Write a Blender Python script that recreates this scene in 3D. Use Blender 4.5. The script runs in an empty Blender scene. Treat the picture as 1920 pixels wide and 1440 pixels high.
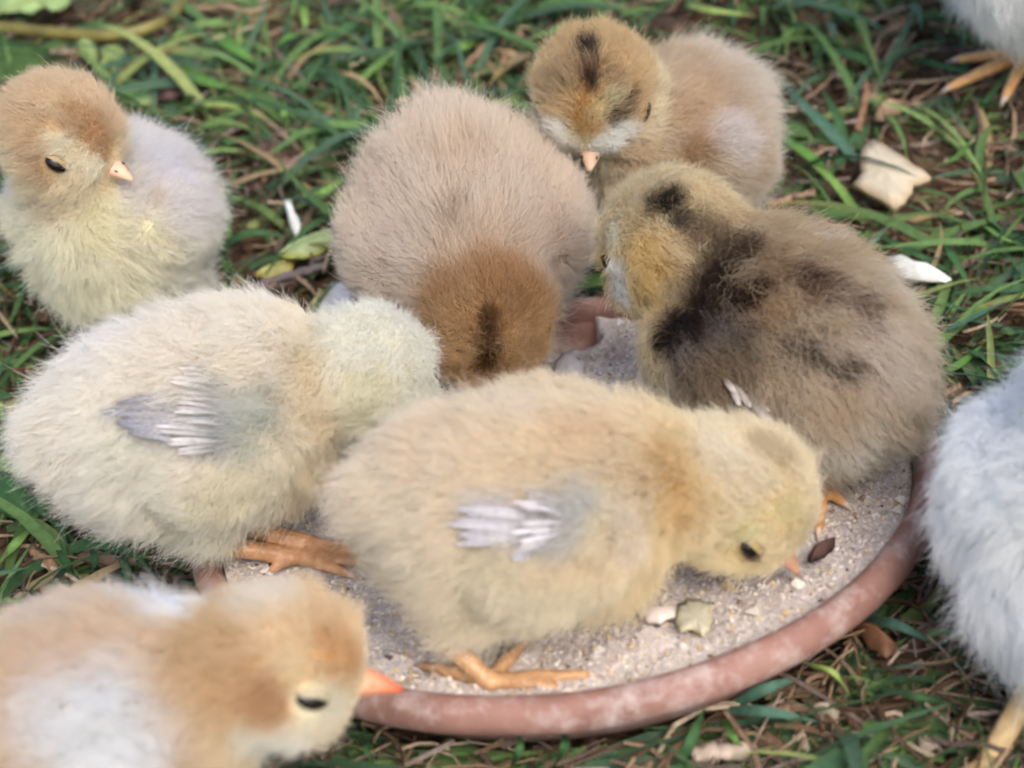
import bpy, bmesh, math, random
import numpy as np
from mathutils import Vector, Matrix

# ------------------------------------------------------------------ camera, sky, sun, exposure
PREVIEW = False
scene = bpy.context.scene
COL = scene.collection
W, H = 1920, 1440                       # pixel frame of the photograph (for turning pixels into rays)
HC, PITCH, ROLL, FOV = .2924, 39.0, -6.0, 30.0
cam_data = bpy.data.cameras.new("camera")
cam = bpy.data.objects.new("camera", cam_data)
COL.objects.link(cam)
scene.camera = cam
cam_data.sensor_width = 36
cam_data.angle = math.radians(FOV)
cam_data.clip_start = .01
cam_data.clip_end = 500
_th, _ro = math.radians(PITCH), math.radians(ROLL)
FW = np.array([0, math.cos(_th), -math.sin(_th)])
_r0 = np.array([1., 0, 0]); _u0 = np.cross(_r0, FW)
RT = math.cos(_ro) * _r0 + math.sin(_ro) * _u0
UP = -math.sin(_ro) * _r0 + math.cos(_ro) * _u0
CP = np.array([0, 0, HC])
FPX = W / 2 / math.tan(math.radians(FOV) / 2)
cam.matrix_world = Matrix(((RT[0], UP[0], -FW[0], CP[0]), (RT[1], UP[1], -FW[1], CP[1]),
                           (RT[2], UP[2], -FW[2], CP[2]), (0, 0, 0, 1)))
cam_data.dof.use_dof = True
cam_data.dof.focus_distance = .412
cam_data.dof.aperture_fstop = 14.0

world = bpy.data.worlds.new("World")
scene.world = world
world.use_nodes = True
wn = world.node_tree
sky = wn.nodes.new('ShaderNodeTexSky')
sky.sky_type = 'NISHITA'
sky.sun_disc = False
sky.dust_density = 3.0
sky.ozone_density = .6
SUN_EL, SUN_AZ = 52.0, 158.0            # azimuth clockwise from +y: behind the camera, to its right
sky.sun_elevation = math.radians(SUN_EL)
sky.sun_rotation = math.radians(SUN_AZ)
bg = wn.nodes['Background']
bg.inputs['Strength'].default_value = .15
wn.links.new(sky.outputs['Color'], bg.inputs['Color'])
sun_data = bpy.data.lights.new("sun", 'SUN')
sun_data.energy = 1.5
sun_data.angle = math.radians(32)
sun_data.color = (1.0, .97, .93)
sun = bpy.data.objects.new("sun", sun_data)
COL.objects.link(sun)
_el, _az = math.radians(SUN_EL), math.radians(SUN_AZ)
sdir = Vector((math.cos(_el) * math.sin(_az), math.cos(_el) * math.cos(_az), math.sin(_el)))
sun.rotation_euler = sdir.to_track_quat('Z', 'Y').to_euler()
sun.location = sdir * 3
scene.view_settings.view_transform = 'Standard'
scene.view_settings.look = 'None'
scene.view_settings.gamma = 1
scene.view_settings.use_curve_mapping = False
scene.view_settings.exposure = .84
scene.render.engine = 'CYCLES'
scene.cycles.use_denoising = True
scene.cycles.use_adaptive_sampling = True
scene.cycles.adaptive_threshold = .07
scene.cycles.max_bounces = 5
scene.cycles.diffuse_bounces = 4
scene.cycles.transmission_bounces = 4
scene.cycles.filter_width = 1.9

rng = np.random.default_rng(7)

# ------------------------------------------------------------------ helpers
def pdir(px, py):
    return FW + (px - W / 2) / FPX * RT + (H / 2 - py) / FPX * UP
def at_z(px, py, z):
    d = pdir(px, py)
    return CP + d * ((z - HC) / d[2])
def proj(P):
    q = np.atleast_2d(P) - CP
    z = q @ FW
    return np.stack([W / 2 + FPX * (q @ RT) / z, H / 2 - FPX * (q @ UP) / z, z], 1)
def lin(c):
    c = np.asarray(c, float) / 255.
    return np.where(c <= .04045, c / 12.92, ((c + .055) / 1.055) ** 2.4)
def nrm(v):
    v = np.asarray(v, float)
    return v / (np.linalg.norm(v, axis=-1, keepdims=True) + 1e-12)
def sstep(a, b, x):
    t = np.clip((x - a) / (b - a), 0, 1)
    return t * t * (3 - 2 * t)
def vnoise(P, freq, seed=0):
    """smooth value noise in 0..1 at points P"""
    q = P * freq + seed * 17.31
    i = np.floor(q).astype(np.int64)
    t = q - i
    t = t * t * (3 - 2 * t)
    def h(a, b, c):
        n = (a * 73856093) ^ (b * 19349663) ^ (c * 83492791) ^ (seed * 2654435)
        n = (n ^ (n >> 13)) * 1274126177
        n = n & 0x7fffffff
        n = ((n ^ (n >> 16)) * 668265263) & 0x7fffffff
        return (n % 65536) / 65535.
    out = 0
    for dx in (0, 1):
        for dy in (0, 1):
            for dz in (0, 1):
                w = (t[:, 0] if dx else 1 - t[:, 0]) * (t[:, 1] if dy else 1 - t[:, 1]) * (t[:, 2] if dz else 1 - t[:, 2])
                out = out + w * h(i[:, 0] + dx, i[:, 1] + dy, i[:, 2] + dz)
    return out
def tag(o, label=None, cat=None, group=None, kind=None):
    if label: o["label"] = label
    if cat: o["category"] = cat
    if group: o["group"] = group
    if kind: o["kind"] = kind
    return o
def empty(name, loc):
    o = bpy.data.objects.new(name, None)
    COL.objects.link(o)
    o.location = loc
    o.empty_display_size = .01
    return o
def mesh_obj(name, V, F, mat, parent=None, cols=None, smooth=True, origin=None, extra=None):
    """V in world metres; stored relative to the parent's base (or the given origin)"""
    V = np.asarray(V, float)
    org = np.zeros(3)
    if parent is not None:
        q = parent
        while q is not None:
            org = org + np.array(q.location)
            q = q.parent
    elif origin is not None:
        org = np.asarray(origin, float)
    me = bpy.data.meshes.new(name)
    me.from_pydata((V - org).tolist(), [], [list(map(int, f)) for f in F] if not isinstance(F, np.ndarray) else F.tolist())
    if cols is not None:
        c = np.ones((len(V), 4), np.float32)
        c[:, :3] = cols
        a = me.attributes.new("col", 'FLOAT_COLOR', 'POINT')
        a.data.foreach_set("color", c.ravel())
    for k, v in (extra or {}).items():
        a = me.attributes.new(k, 'FLOAT', 'POINT')
        a.data.foreach_set("value", np.asarray(v, np.float32))
    if smooth:
        me.polygons.foreach_set("use_smooth", [True] * len(me.polygons))
    me.materials.append(mat)
    me.update()
    o = bpy.data.objects.new(name, me)
    COL.objects.link(o)
    if parent is not None:
        o.parent = parent
    elif origin is not None:
        o.location = origin
    return o

# ------------------------------------------------------------------ materials
def mat_new(name):
    m = bpy.data.materials.new(name)
    m.use_nodes = True
    nt = m.node_tree
    return m, nt, nt.nodes['Principled BSDF'], nt.nodes['Material Output']
def node(nt, t, **kw):
    n = nt.nodes.new(t)
    for k, v in kw.items():
        if k in n.inputs.keys() and not hasattr(n, k): n.inputs[k].default_value = v
        else: setattr(n, k, v)
    return n
def noise_node(nt, scale, detail=4, rough=.55, coord='Object'):
    tc = nt.nodes.new('ShaderNodeTexCoord')
    n = nt.nodes.new('ShaderNodeTexNoise')
    n.inputs['Scale'].default_value = scale
    n.inputs['Detail'].default_value = detail
    n.inputs['Roughness'].default_value = rough
    nt.links.new(tc.outputs[coord], n.inputs['Vector'])
    return n
def ramp(nt, fac, stops):
    r = nt.nodes.new('ShaderNodeValToRGB')
    el = r.color_ramp.elements
    while len(el) > 1: el.remove(el[-1])
    for i, (p, c) in enumerate(stops):
        e = el[0] if i == 0 else el.new(p)
        e.position = p
        e.color = (*c, 1)
    nt.links.new(fac, r.inputs['Fac'])
    return r
def mixrgb(nt, a, b, fac, mode='MIX'):
    n = nt.nodes.new('ShaderNodeMix')
    n.data_type = 'RGBA'; n.blend_type = mode
    for sock, v in ((n.inputs[0], fac), (n.inputs[6], a), (n.inputs[7], b)):
        if hasattr(v, 'is_linked') or hasattr(v, 'links'): nt.links.new(v, sock)
        elif isinstance(v, (int, float)): sock.default_value = v
        else: sock.default_value = (*v, 1)
    return n.outputs[2]
def bump(nt, bsdf, height, strength=.5, dist=.001):
    b = nt.nodes.new('ShaderNodeBump')
    b.inputs['Strength'].default_value = strength
    b.inputs['Distance'].default_value = dist
    nt.links.new(height, b.inputs['Height'])
    nt.links.new(b.outputs['Normal'], bsdf.inputs['Normal'])
def mat_attr(name, rough=.8, spec=.2, nscale=400, namp=.35, trans=0., bstr=.3, bdist=.0004, rough_attr=None):
    """base colour from the piece's own pigment attribute, broken up by noise"""
    m, nt, b, out = mat_new(name)
    at = nt.nodes.new('ShaderNodeAttribute'); at.attribute_name = 'col'
    n = noise_node(nt, nscale)
    r = ramp(nt, n.outputs['Fac'], [(.25, (1 - namp,) * 3), (.75, (1 + namp * .4,) * 3)])
    c = mixrgb(nt, at.outputs['Color'], r.outputs['Color'], 1.0, 'MULTIPLY')
    nt.links.new(c, b.inputs['Base Color'])
    b.inputs['Roughness'].default_value = rough
    b.inputs['Specular IOR Level'].default_value = spec
    if bstr: bump(nt, b, n.outputs['Fac'], bstr, bdist)
    if trans:
        t = nt.nodes.new('ShaderNodeBsdfTranslucent')
        nt.links.new(c, t.inputs['Color'])
        mx = nt.nodes.new('ShaderNodeMixShader')
        mx.inputs[0].default_value = trans
        nt.links.new(b.outputs[0], mx.inputs[1]); nt.links.new(t.outputs[0], mx.inputs[2])
        nt.links.new(mx.outputs[0], out.inputs['Surface'])
    return m
def mat_plain(name, c1, c2, scale, rough=.6, spec=.3, bstr=.3, bdist=.0005, trans=0.):
    m, nt, b, out = mat_new(name)
    n = noise_node(nt, scale)
    r = ramp(nt, n.outputs['Fac'], [(.3, c1), (.7, c2)])
    nt.links.new(r.outputs['Color'], b.inputs['Base Color'])
    b.inputs['Roughness'].default_value = rough
    b.inputs['Specular IOR Level'].default_value = spec
    bump(nt, b, n.outputs['Fac'], bstr, bdist)
    if trans:
        t = nt.nodes.new('ShaderNodeBsdfTranslucent')
        nt.links.new(r.outputs['Color'], t.inputs['Color'])
        mx = nt.nodes.new('ShaderNodeMixShader'); mx.inputs[0].default_value = trans
        nt.links.new(b.outputs[0], mx.inputs[1]); nt.links.new(t.outputs[0], mx.inputs[2])
        nt.links.new(mx.outputs[0], out.inputs['Surface'])
    return m

def mat_soil():
    m, nt, b, out = mat_new("soil")
    n1 = noise_node(nt, 60, 6, .65); n2 = noise_node(nt, 420, 5, .6)
    r1 = ramp(nt, n1.outputs['Fac'], [(.3, tuple(lin((70, 55, 44)))), (.55, tuple(lin((112, 90, 72)))), (.75, tuple(lin((142, 118, 96))))])
    r2 = ramp(nt, n2.outputs['Fac'], [(.3, (.35, .33, .3)), (.7, (1.25, 1.2, 1.15))])
    c = mixrgb(nt, r1.outputs['Color'], r2.outputs['Color'], 1., 'MULTIPLY')
    nt.links.new(c, b.inputs['Base Color'])
    b.inputs['Roughness'].default_value = .95
    b.inputs['Specular IOR Level'].default_value = .1
    bump(nt, b, n2.outputs['Fac'], .9, .003)
    return m
def mat_dish():
    m, nt, b, out = mat_new("terracotta")
    n1 = noise_node(nt, 55, 5, .6); n2 = noise_node(nt, 700, 3, .5); n3 = noise_node(nt, 130, 5, .7)
    r1 = ramp(nt, n1.outputs['Fac'], [(.3, tuple(lin((124, 90, 79)))), (.55, tuple(lin((144, 106, 94)))), (.75, tuple(lin((154, 120, 106))))])
    r3 = ramp(nt, n3.outputs['Fac'], [(.48, (0, 0, 0)), (.7, (.75, .75, .75))])     # dried feed dust
    c = mixrgb(nt, r1.outputs['Color'], tuple(lin((184, 168, 160))), r3.outputs['Color'])
    nt.links.new(c, b.inputs['Base Color'])
    b.inputs['Roughness'].default_value = .62
    b.inputs['Specular IOR Level'].default_value = .3
    bump(nt, b, n2.outputs['Fac'], .25, .0004)
    return m
def mat_feed():
    m, nt, b, out = mat_new("feed_mash")
    n1 = noise_node(nt, 90, 4); n2 = noise_node(nt, 900, 4, .7)
    r1 = ramp(nt, n1.outputs['Fac'], [(.3, tuple(lin((192, 181, 177)))), (.7, tuple(lin((220, 211, 204))))])
    r2 = ramp(nt, n2.outputs['Fac'], [(.3, (.62, .6, .6)), (.5, (.95, .93, .92)), (.72, (1.15, 1.1, 1.0))])
    c = mixrgb(nt, r1.outputs['Color'], r2.outputs['Color'], 1., 'MULTIPLY')
    nt.links.new(c, b.inputs['Base Color'])
    b.inputs['Roughness'].default_value = .95
    b.inputs['Specular IOR Level'].default_value = .15
    bump(nt, b, n2.outputs['Fac'], .9, .001)
    return m
def mat_down():
    m, nt, b, out = mat_new("down")
    at = nt.nodes.new('ShaderNodeAttribute'); at.attribute_name = 'col'
    nt.nodes.remove(b)
    d = nt.nodes.new('ShaderNodeBsdfDiffuse'); t = nt.nodes.new('ShaderNodeBsdfTranslucent')
    g = nt.nodes.new('ShaderNodeBsdfGlossy'); g.inputs['Roughness'].default_value = .45
    nt.links.new(at.outputs['Color'], d.inputs['Color']); nt.links.new(at.outputs['Color'], t.inputs['Color'])
    m1 = nt.nodes.new('ShaderNodeMixShader'); m1.inputs[0].default_value = .52
    nt.links.new(d.outputs[0], m1.inputs[1]); nt.links.new(t.outputs[0], m1.inputs[2])
    m2 = nt.nodes.new('ShaderNodeMixShader'); m2.inputs[0].default_value = .03
    nt.links.new(m1.outputs[0], m2.inputs[1]); nt.links.new(g.outputs[0], m2.inputs[2])
    nt.links.new(m2.outputs[0], out.inputs['Surface'])
    return m
def mat_skin():
    """body under the down; on the legs: scaly, a little glossy"""
    m, nt, b, out = mat_new("skin_and_scales")
    at = nt.nodes.new('ShaderNodeAttribute'); at.attribute_name = 'col'
    lg = nt.nodes.new('ShaderNodeAttribute'); lg.attribute_name = 'leg'
    n = noise_node(nt, 260, 3)
    r = ramp(nt, n.outputs['Fac'], [(.3, (.82, .8, .78)), (.7, (1.1, 1.08, 1.05))])
    nt.links.new(mixrgb(nt, at.outputs['Color'], r.outputs['Color'], 1., 'MULTIPLY'), b.inputs['Base Color'])
    mr = nt.nodes.new('ShaderNodeMapRange')
    mr.inputs['To Min'].default_value = .95; mr.inputs['To Max'].default_value = .38
    nt.links.new(lg.outputs['Fac'], mr.inputs['Value']); nt.links.new(mr.outputs[0], b.inputs['Roughness'])
    b.inputs['Specular IOR Level'].default_value = .35
    v = nt.nodes.new('ShaderNodeTexVoronoi'); v.inputs['Scale'].default_value = 800
    tc = nt.nodes.new('ShaderNodeTexCoord'); nt.links.new(tc.outputs['Object'], v.inputs['Vector'])
    bump(nt, b, v.outputs['Distance'], .5, .0004)
    return m

M = dict(
    soil=mat_soil(), dish=mat_dish(), feed=mat_feed(), down=mat_down(), skin=mat_skin(),
    grass=mat_attr("grass_blades", .72, .2, 500, .3, .3, .15, .0002),
    litter=mat_attr("dry_litter", .9, .15, 600, .5, .0, .5, .0006),
    leaf=mat_attr("leaf", .5, .3, 260, .35, .25, .35, .0006),
    grain=mat_attr("grain", .8, .25, 900, .3, 0, .2, .0003),
    feather=mat_attr("pin_feather", .7, .25, 900, .3, .2, .3, .0003),
    shell=mat_attr("shell", .7, .3, 300, .15, .12, .4, .0006),
    wood=mat_attr("wood", .85, .2, 240, .4, 0, .8, .001),
    hose=mat_plain("hose_skin", tuple(lin((92, 84, 40))), tuple(lin((128, 118, 60))), 120, .45, .4, .2, .0005),
    beak=mat_attr("beak_horn", .4, .4, 300, .15, 0, .2, .0002),
    eye=mat_plain("eye_gloss", (.006, .004, .003), (.012, .008, .006), 50, .08, .5, 0, .0001),
)

# ------------------------------------------------------------------ dish frame and lawn height
DC = np.array([.0083, .3042, .018])
_tx, _ty = math.radians(-9.81), math.radians(2.81)
DX = nrm([math.cos(_ty), 0, math.sin(_ty)])
DY = np.array([0, math.cos(_tx), math.sin(_tx)])
DY = nrm(DY - DX * (DX @ DY))
DZ = np.cross(DX, DY)
def dish_pt(u, v, w): return DC + u * DX + v * DY + w * DZ
def on_dish(px, py, w):
    d = pdir(px, py)
    t = ((DC + w * DZ - CP) @ DZ) / (d @ DZ)
    return CP + d * t
def ground_h(x, y):
    x = np.asarray(x, float); y = np.asarray(y, float)
    r = np.hypot(x - DC[0], y - DC[1])
    pl = .001 + math.tan(_tx) * (y - DC[1]) + math.tan(_ty) * (x - DC[0])
    pl = np.clip(pl, -.010, .014)
    return pl * (1 - sstep(.085, .26, r))
def on_ground(px, py, dz=0.):
    z = 0.
    for _ in range(12):
        p = at_z(px, py, z + dz)
        z = float(ground_h(p[0], p[1]))
    return p

# ------------------------------------------------------------------ ground sheet
def build_ground():
    a = np.concatenate([-np.geomspace(60, .42, 16), np.linspace(-.4, .4, 161), np.geomspace(.42, 60, 16)])
    b = np.concatenate([.35 - np.geomspace(60, .42, 16), np.linspace(-.05, .75, 161), .35 + np.geomspace(.42, 60, 16)])
    X, Y = np.meshgrid(a, b)
    P = np.stack([X.ravel(), Y.ravel(), 0 * X.ravel()], 1)
    Z = ground_h(P[:, 0], P[:, 1])
    n = (vnoise(P, 45, 1) - .5) * .006 + (vnoise(P, 140, 2) - .5) * .0035 + (vnoise(P, 12, 3) - .5) * .006
    rr = np.hypot(P[:, 0] - DC[0], P[:, 1] - DC[1])
    n = n * sstep(.05, .1, rr) - .003 * (1 - sstep(.05, .078, rr))
    P[:, 2] = Z + n - .003
    nx, ny = len(a), len(b)
    i = np.arange(nx * ny).reshape(ny, nx)
    F = np.stack([i[:-1, :-1].ravel(), i[:-1, 1:].ravel(), i[1:, 1:].ravel(), i[1:, :-1].ravel()], 1)
    tag(mesh_obj("ground", P, F, M['soil']), kind="structure")
build_ground()

# ------------------------------------------------------------------ dish and feed
def lathe(profile, n=128):
    V = []; F = []
    for (r, w) in profile:
        for k in range(n):
            a = 2 * math.pi * k / n
            V.append(dish_pt(r * math.cos(a), r * math.sin(a), w))
    m = len(profile)
    for j in range(m - 1):
        for k in range(n):
            F.append((j * n + k, j * n + (k + 1) % n, (j + 1) * n + (k + 1) % n, (j + 1) * n + k))
    return V, F
mm = .001
dish = empty("feed_dish", dish_pt(0, 0, -.014))
tag(dish, "shallow round terracotta saucer with a thick rolled rim, filled with feed", "dish")
V, F = lathe([(r * mm, w * mm) for r, w in
              [(.3, -9), (40, -9), (66, -8.6), (70.5, -6.5), (73, -2), (74.2, -1), (75.5, -2.6), (74, -5), (71.5, -9.5), (69, -13), (66, -14), (40, -14), (.3, -14)]])
mesh_obj("bowl", V, F, M['dish'], dish)
V, F = lathe([(r * mm, w * mm) for r, w in
              [(74.0, -1.4), (73.9, .8), (74.4, 2.5), (75.5, 3.5), (77.0, 3.8), (78.6, 3.2), (79.6, 1.7), (80, -.2), (79.7, -2.1), (78.6, -3.5), (76.8, -4.0), (75.2, -3.2)]], 160)
V = np.array(V)
V = V + (DZ[None] * ((vnoise(V, 60, 5) - .5) * .0007)[:, None])
mesh_obj("rim", V, F, M['dish'], dish)

CR = on_dish(1078, 655, -.006)          # where the feed is scratched away down to the dish floor
cu, cv = (CR - DC) @ DX, (CR - DC) @ DY
def feed_w(u, v):
    P = np.stack([u, v, 0 * u], 1)
    r = np.hypot(u, v)
    w = -.0012 + (vnoise(P, 60, 11) - .5) * .003 + (vnoise(P, 220, 12) - .5) * .0016 + (vnoise(P, 700, 13) - .5) * .0007
    w = w + .0012 * sstep(.05, .073, r)
    dc = np.hypot((u - cu), (v - cv) * .8) + (vnoise(P, 260, 14) - .5) * .007
    return w - .0105 * (1 - sstep(.0055, .0080, dc))
def feed_z(P):
    """height of the feed surface under world points"""
    return DC[2] + (-.001 - (P[0] - DC[0]) * DZ[0] - (P[1] - DC[1]) * DZ[1]) / DZ[2]
def build_feed():
    n = 150
    g = np.linspace(-.0745, .0745, n)
    U, Vv = np.meshgrid(g, g)
    u, v = U.ravel(), Vv.ravel()
    r = np.hypot(u, v)
    s = np.where(r > .0735, .0735 / np.maximum(r, 1e-9), 1)
    u, v = u * s, v * s
    w = feed_w(u, v)
    P = DC + u[:, None] * DX + v[:, None] * DY + w[:, None] * DZ
    i = np.arange(n * n).reshape(n, n)
    F = np.stack([i[:-1, :-1].ravel(), i[:-1, 1:].ravel(), i[1:, 1:].ravel(), i[1:, :-1].ravel()], 1)
    keep = (r[F] < .0755).any(1) & ~((r[F] > .0736).all(1))
    o = mesh_obj("chick_feed", P, F[keep], M['feed'], origin=dish_pt(0, 0, -.003))
    tag(o, "pale crumbly chick mash filling the terracotta saucer", "feed", kind="stuff")
    # loose grains lying on the mash
    N = 15000
    a = rng.uniform(0, 2 * np.pi, N); q = .073 * np.sqrt(rng.uniform(0, 1, N))
    u, v = q * np.cos(a), q * np.sin(a)
    dcc = np.hypot(u - cu, (v - cv) * .8)
    u, v = u[dcc > .010], v[dcc > .010]
    N = len(u)
    w = feed_w(u, v)
    sz = rng.gamma(3., .00008, N) + .00015
    big = rng.random(N) < .02
    sz[big] *= 2.2
    oct_v = np.array([[1, 0, 0], [-1, 0, 0], [0, 1, 0], [0, -1, 0], [0, 0, 1], [0, 0, -1]], float)
    oct_f = np.array([[0, 2, 4], [2, 1, 4], [1, 3, 4], [3, 0, 4], [2, 0, 5], [1, 2, 5], [3, 1, 5], [0, 3, 5]])
    jit = oct_v[None] * rng.uniform(.6, 1.3, (N, 6, 1)) + rng.normal(0, .18, (N, 6, 3))
    ctr = DC + u[:, None] * DX + v[:, None] * DY + (w + sz * .3)[:, None] * DZ
    P = (ctr[:, None] + jit * sz[:, None, None]).reshape(-1, 3)
    F = (oct_f[None] + (np.arange(N) * 6)[:, None, None]).reshape(-1, 3)
    pal = lin([(214, 202, 190), (196, 182, 174), (224, 214, 204), (206, 178, 124), (150, 128, 112), (88, 78, 74), (214, 190, 150)])
    ci = rng.choice(len(pal), N, p=[.32, .29, .2, .06, .05, .02, .06])
    c = np.repeat(pal[ci] * rng.uniform(.8, 1.1, (N, 1)), 6, 0)
    o = mesh_obj("feed_grains", P, F, M['grain'], cols=c, smooth=False, origin=dish_pt(0, 0, -.002))
    tag(o, "loose crushed grains sprinkled over the mash in the saucer", "grain", kind="stuff")
build_feed()

ALB = .44      # down fibres scatter light many times: a fibre is paler than the fluff it makes up
# ------------------------------------------------------------------ chicks: continuous bodies from smooth unions
class Prim:
    pass
def frame_from(d, upv=(0, 0, 1)):
    x = nrm(d); y = nrm(np.cross(upv, x)); z = np.cross(x, y)
    return np.stack([x, y, z])           # rows
def ell(c, R, rad, k, kind): return ('e', np.asarray(c, float), R, np.asarray(rad, float), k, kind)
def cap(a, b, ra, rb, k, kind): return ('c', np.asarray(a, float), np.asarray(b, float), (ra, rb), k, kind)
def prim_d(p, P):
    if p[0] == 'e':
        q = (P - p[1]) @ p[2].T
        k0 = np.linalg.norm(q / p[3], axis=-1); k1 = np.linalg.norm(q / p[3] ** 2, axis=-1) + 1e-9
        return k0 * (k0 - 1) / k1
    a, b, (ra, rb) = p[1], p[2], p[3]
    ba = b - a
    t = np.clip(((P - a) @ ba) / (ba @ ba), 0, 1)
    return np.linalg.norm(P - a - t[..., None] * ba, axis=-1) - (ra + (rb - ra) * t)
def field(prims, P, kinds=None):
    d = None
    for p in prims:
        if kinds and p[5] not in kinds: continue
        e = prim_d(p, P)
        if d is None: d = e
        else:
            k = p[4]
            h = np.clip(.5 + .5 * (d - e) / k, 0, 1)
            d = d + (e - d) * h - k * h * (1 - h)
    return d
def surface_nets(prims, cell):
    lo = np.full(3, 1e9); hi = -lo
    for p in prims:
        if p[0] == 'e': m = p[3].max(); lo = np.minimum(lo, p[1] - m); hi = np.maximum(hi, p[1] + m)
        else:
            m = max(p[3])
            lo = np.minimum(lo, np.minimum(p[1], p[2]) - m); hi = np.maximum(hi, np.maximum(p[1], p[2]) + m)
    lo -= 2 * cell; hi += 2 * cell
    n = np.ceil((hi - lo) / cell).astype(int) + 1
    ax = [lo[i] + cell * np.arange(n[i]) for i in range(3)]
    D = np.full(tuple(n), 50.0)
    # evaluate each primitive only near its own bounds
    D = None
    G = np.stack(np.meshgrid(*ax, indexing='ij'), -1)
    D = np.full(G.shape[:3], 40.0)
    for p in prims:
        if p[0] == 'e': m = p[3].max(); a0, a1 = p[1] - m, p[1] + m
        else: m = max(p[3]); a0, a1 = np.minimum(p[1], p[2]) - m, np.maximum(p[1], p[2]) + m
        pad = p[4] + 3 * cell
        i0 = np.clip(np.floor((a0 - pad - lo) / cell).astype(int), 0, n); i1 = np.clip(np.ceil((a1 + pad - lo) / cell).astype(int) + 1, 0, n)
        s = tuple(slice(i0[i], i1[i]) for i in range(3))
        e = prim_d(p, G[s]); d = D[s]; k = p[4]
        h = np.clip(.5 + .5 * (d - e) / k, 0, 1)
        D[s] = d + (e - d) * h - k * h * (1 - h)
    S = D < 0
    c8 = [(i, j, k) for i in (0, 1) for j in (0, 1) for k in (0, 1)]
    cnt = sum(S[i:n[0] - 1 + i, j:n[1] - 1 + j, k:n[2] - 1 + k].astype(np.int8) for i, j, k in c8)
    act = (cnt > 0) & (cnt < 8)
    idx = np.full(act.shape, -1); cells = np.argwhere(act)
    idx[act] = np.arange(len(cells))
    acc = np.zeros((len(cells), 3)); num = np.zeros(len(cells))
    for a in range(8):
        for b in range(a + 1, 8):
            A, B = np.array(c8[a]), np.array(c8[b])
            if np.abs(A - B).sum() != 1: continue
            da = D[tuple((cells + A).T)]; db = D[tuple((cells + B).T)]
            m = (da < 0) != (db < 0)
            t = np.where(m, da / np.where(m, da - db, 1), 0)
            acc += m[:, None] * (A + t[:, None] * (B - A)); num += m
    V = lo + cell * (cells + acc / num[:, None])
    Q = []
    for axis in range(3):
        o1, o2 = [(1, 2), (2, 0), (0, 1)][axis]
        sl = [slice(1, n[i] - 1) for i in range(3)]
        sl[axis] = slice(0, n[axis] - 1)
        sl2 = list(sl); sl2[axis] = slice(1, n[axis])
        s0, s1 = S[tuple(sl)], S[tuple(sl2)]
        for flip, mask in ((False, s0 & ~s1), (True, ~s0 & s1)):
            e = np.argwhere(mask) + np.array([0 if i == axis else 1 for i in range(3)])
            if not len(e): continue
            d1 = np.zeros(3, int); d1[o1] = 1; d2 = np.zeros(3, int); d2[o2] = 1
            q = np.stack([idx[tuple((e - d1 - d2).T)], idx[tuple((e - d2).T)], idx[tuple(e.T)], idx[tuple((e - d1).T)]], 1)
            Q.append(q[:, ::-1] if flip else q)
    return V, np.concatenate(Q)
def grad(prims, P, kinds=None, h=.25):
    g = np.stack([field(prims, P + h * e, kinds) - field(prims, P - h * e, kinds) for e in np.eye(3)], -1)
    return nrm(g)

def ydir(yaw, pitch=0):
    a, b = math.radians(yaw), math.radians(pitch)
    return np.array([math.cos(a) * math.cos(b), math.sin(a) * math.cos(b), math.sin(b)])

ORANGE = lin((206, 150, 92)); ORANGE_D = lin((176, 108, 72))
def auto_leg(Bc, bd, side, s, plane, swing=0.):
    """hock, foot and toe tips under the body, toes forward along the body"""
    f = nrm([bd[0], bd[1], 0]); sd = np.cross((0, 0, 1), f)
    foot = Bc + sd * side * 11 * s + f * (2 + swing) * s
    foot[2] = plane(foot)
    hock = Bc + sd * side * 11 * s - f * 7 * s
    hock[2] = foot[2] + 11 * s
    tips = []
    for a, L in ((0, 17), (32, 14), (-32, 14), (180, 8)):
        ca, sa = math.cos(math.radians(a)), math.sin(math.radians(a))
        t = foot + (f * ca + sd * sa) * L * s
        t[2] = plane(t)
        tips.append(t)
    return hock, foot, tips

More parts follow.
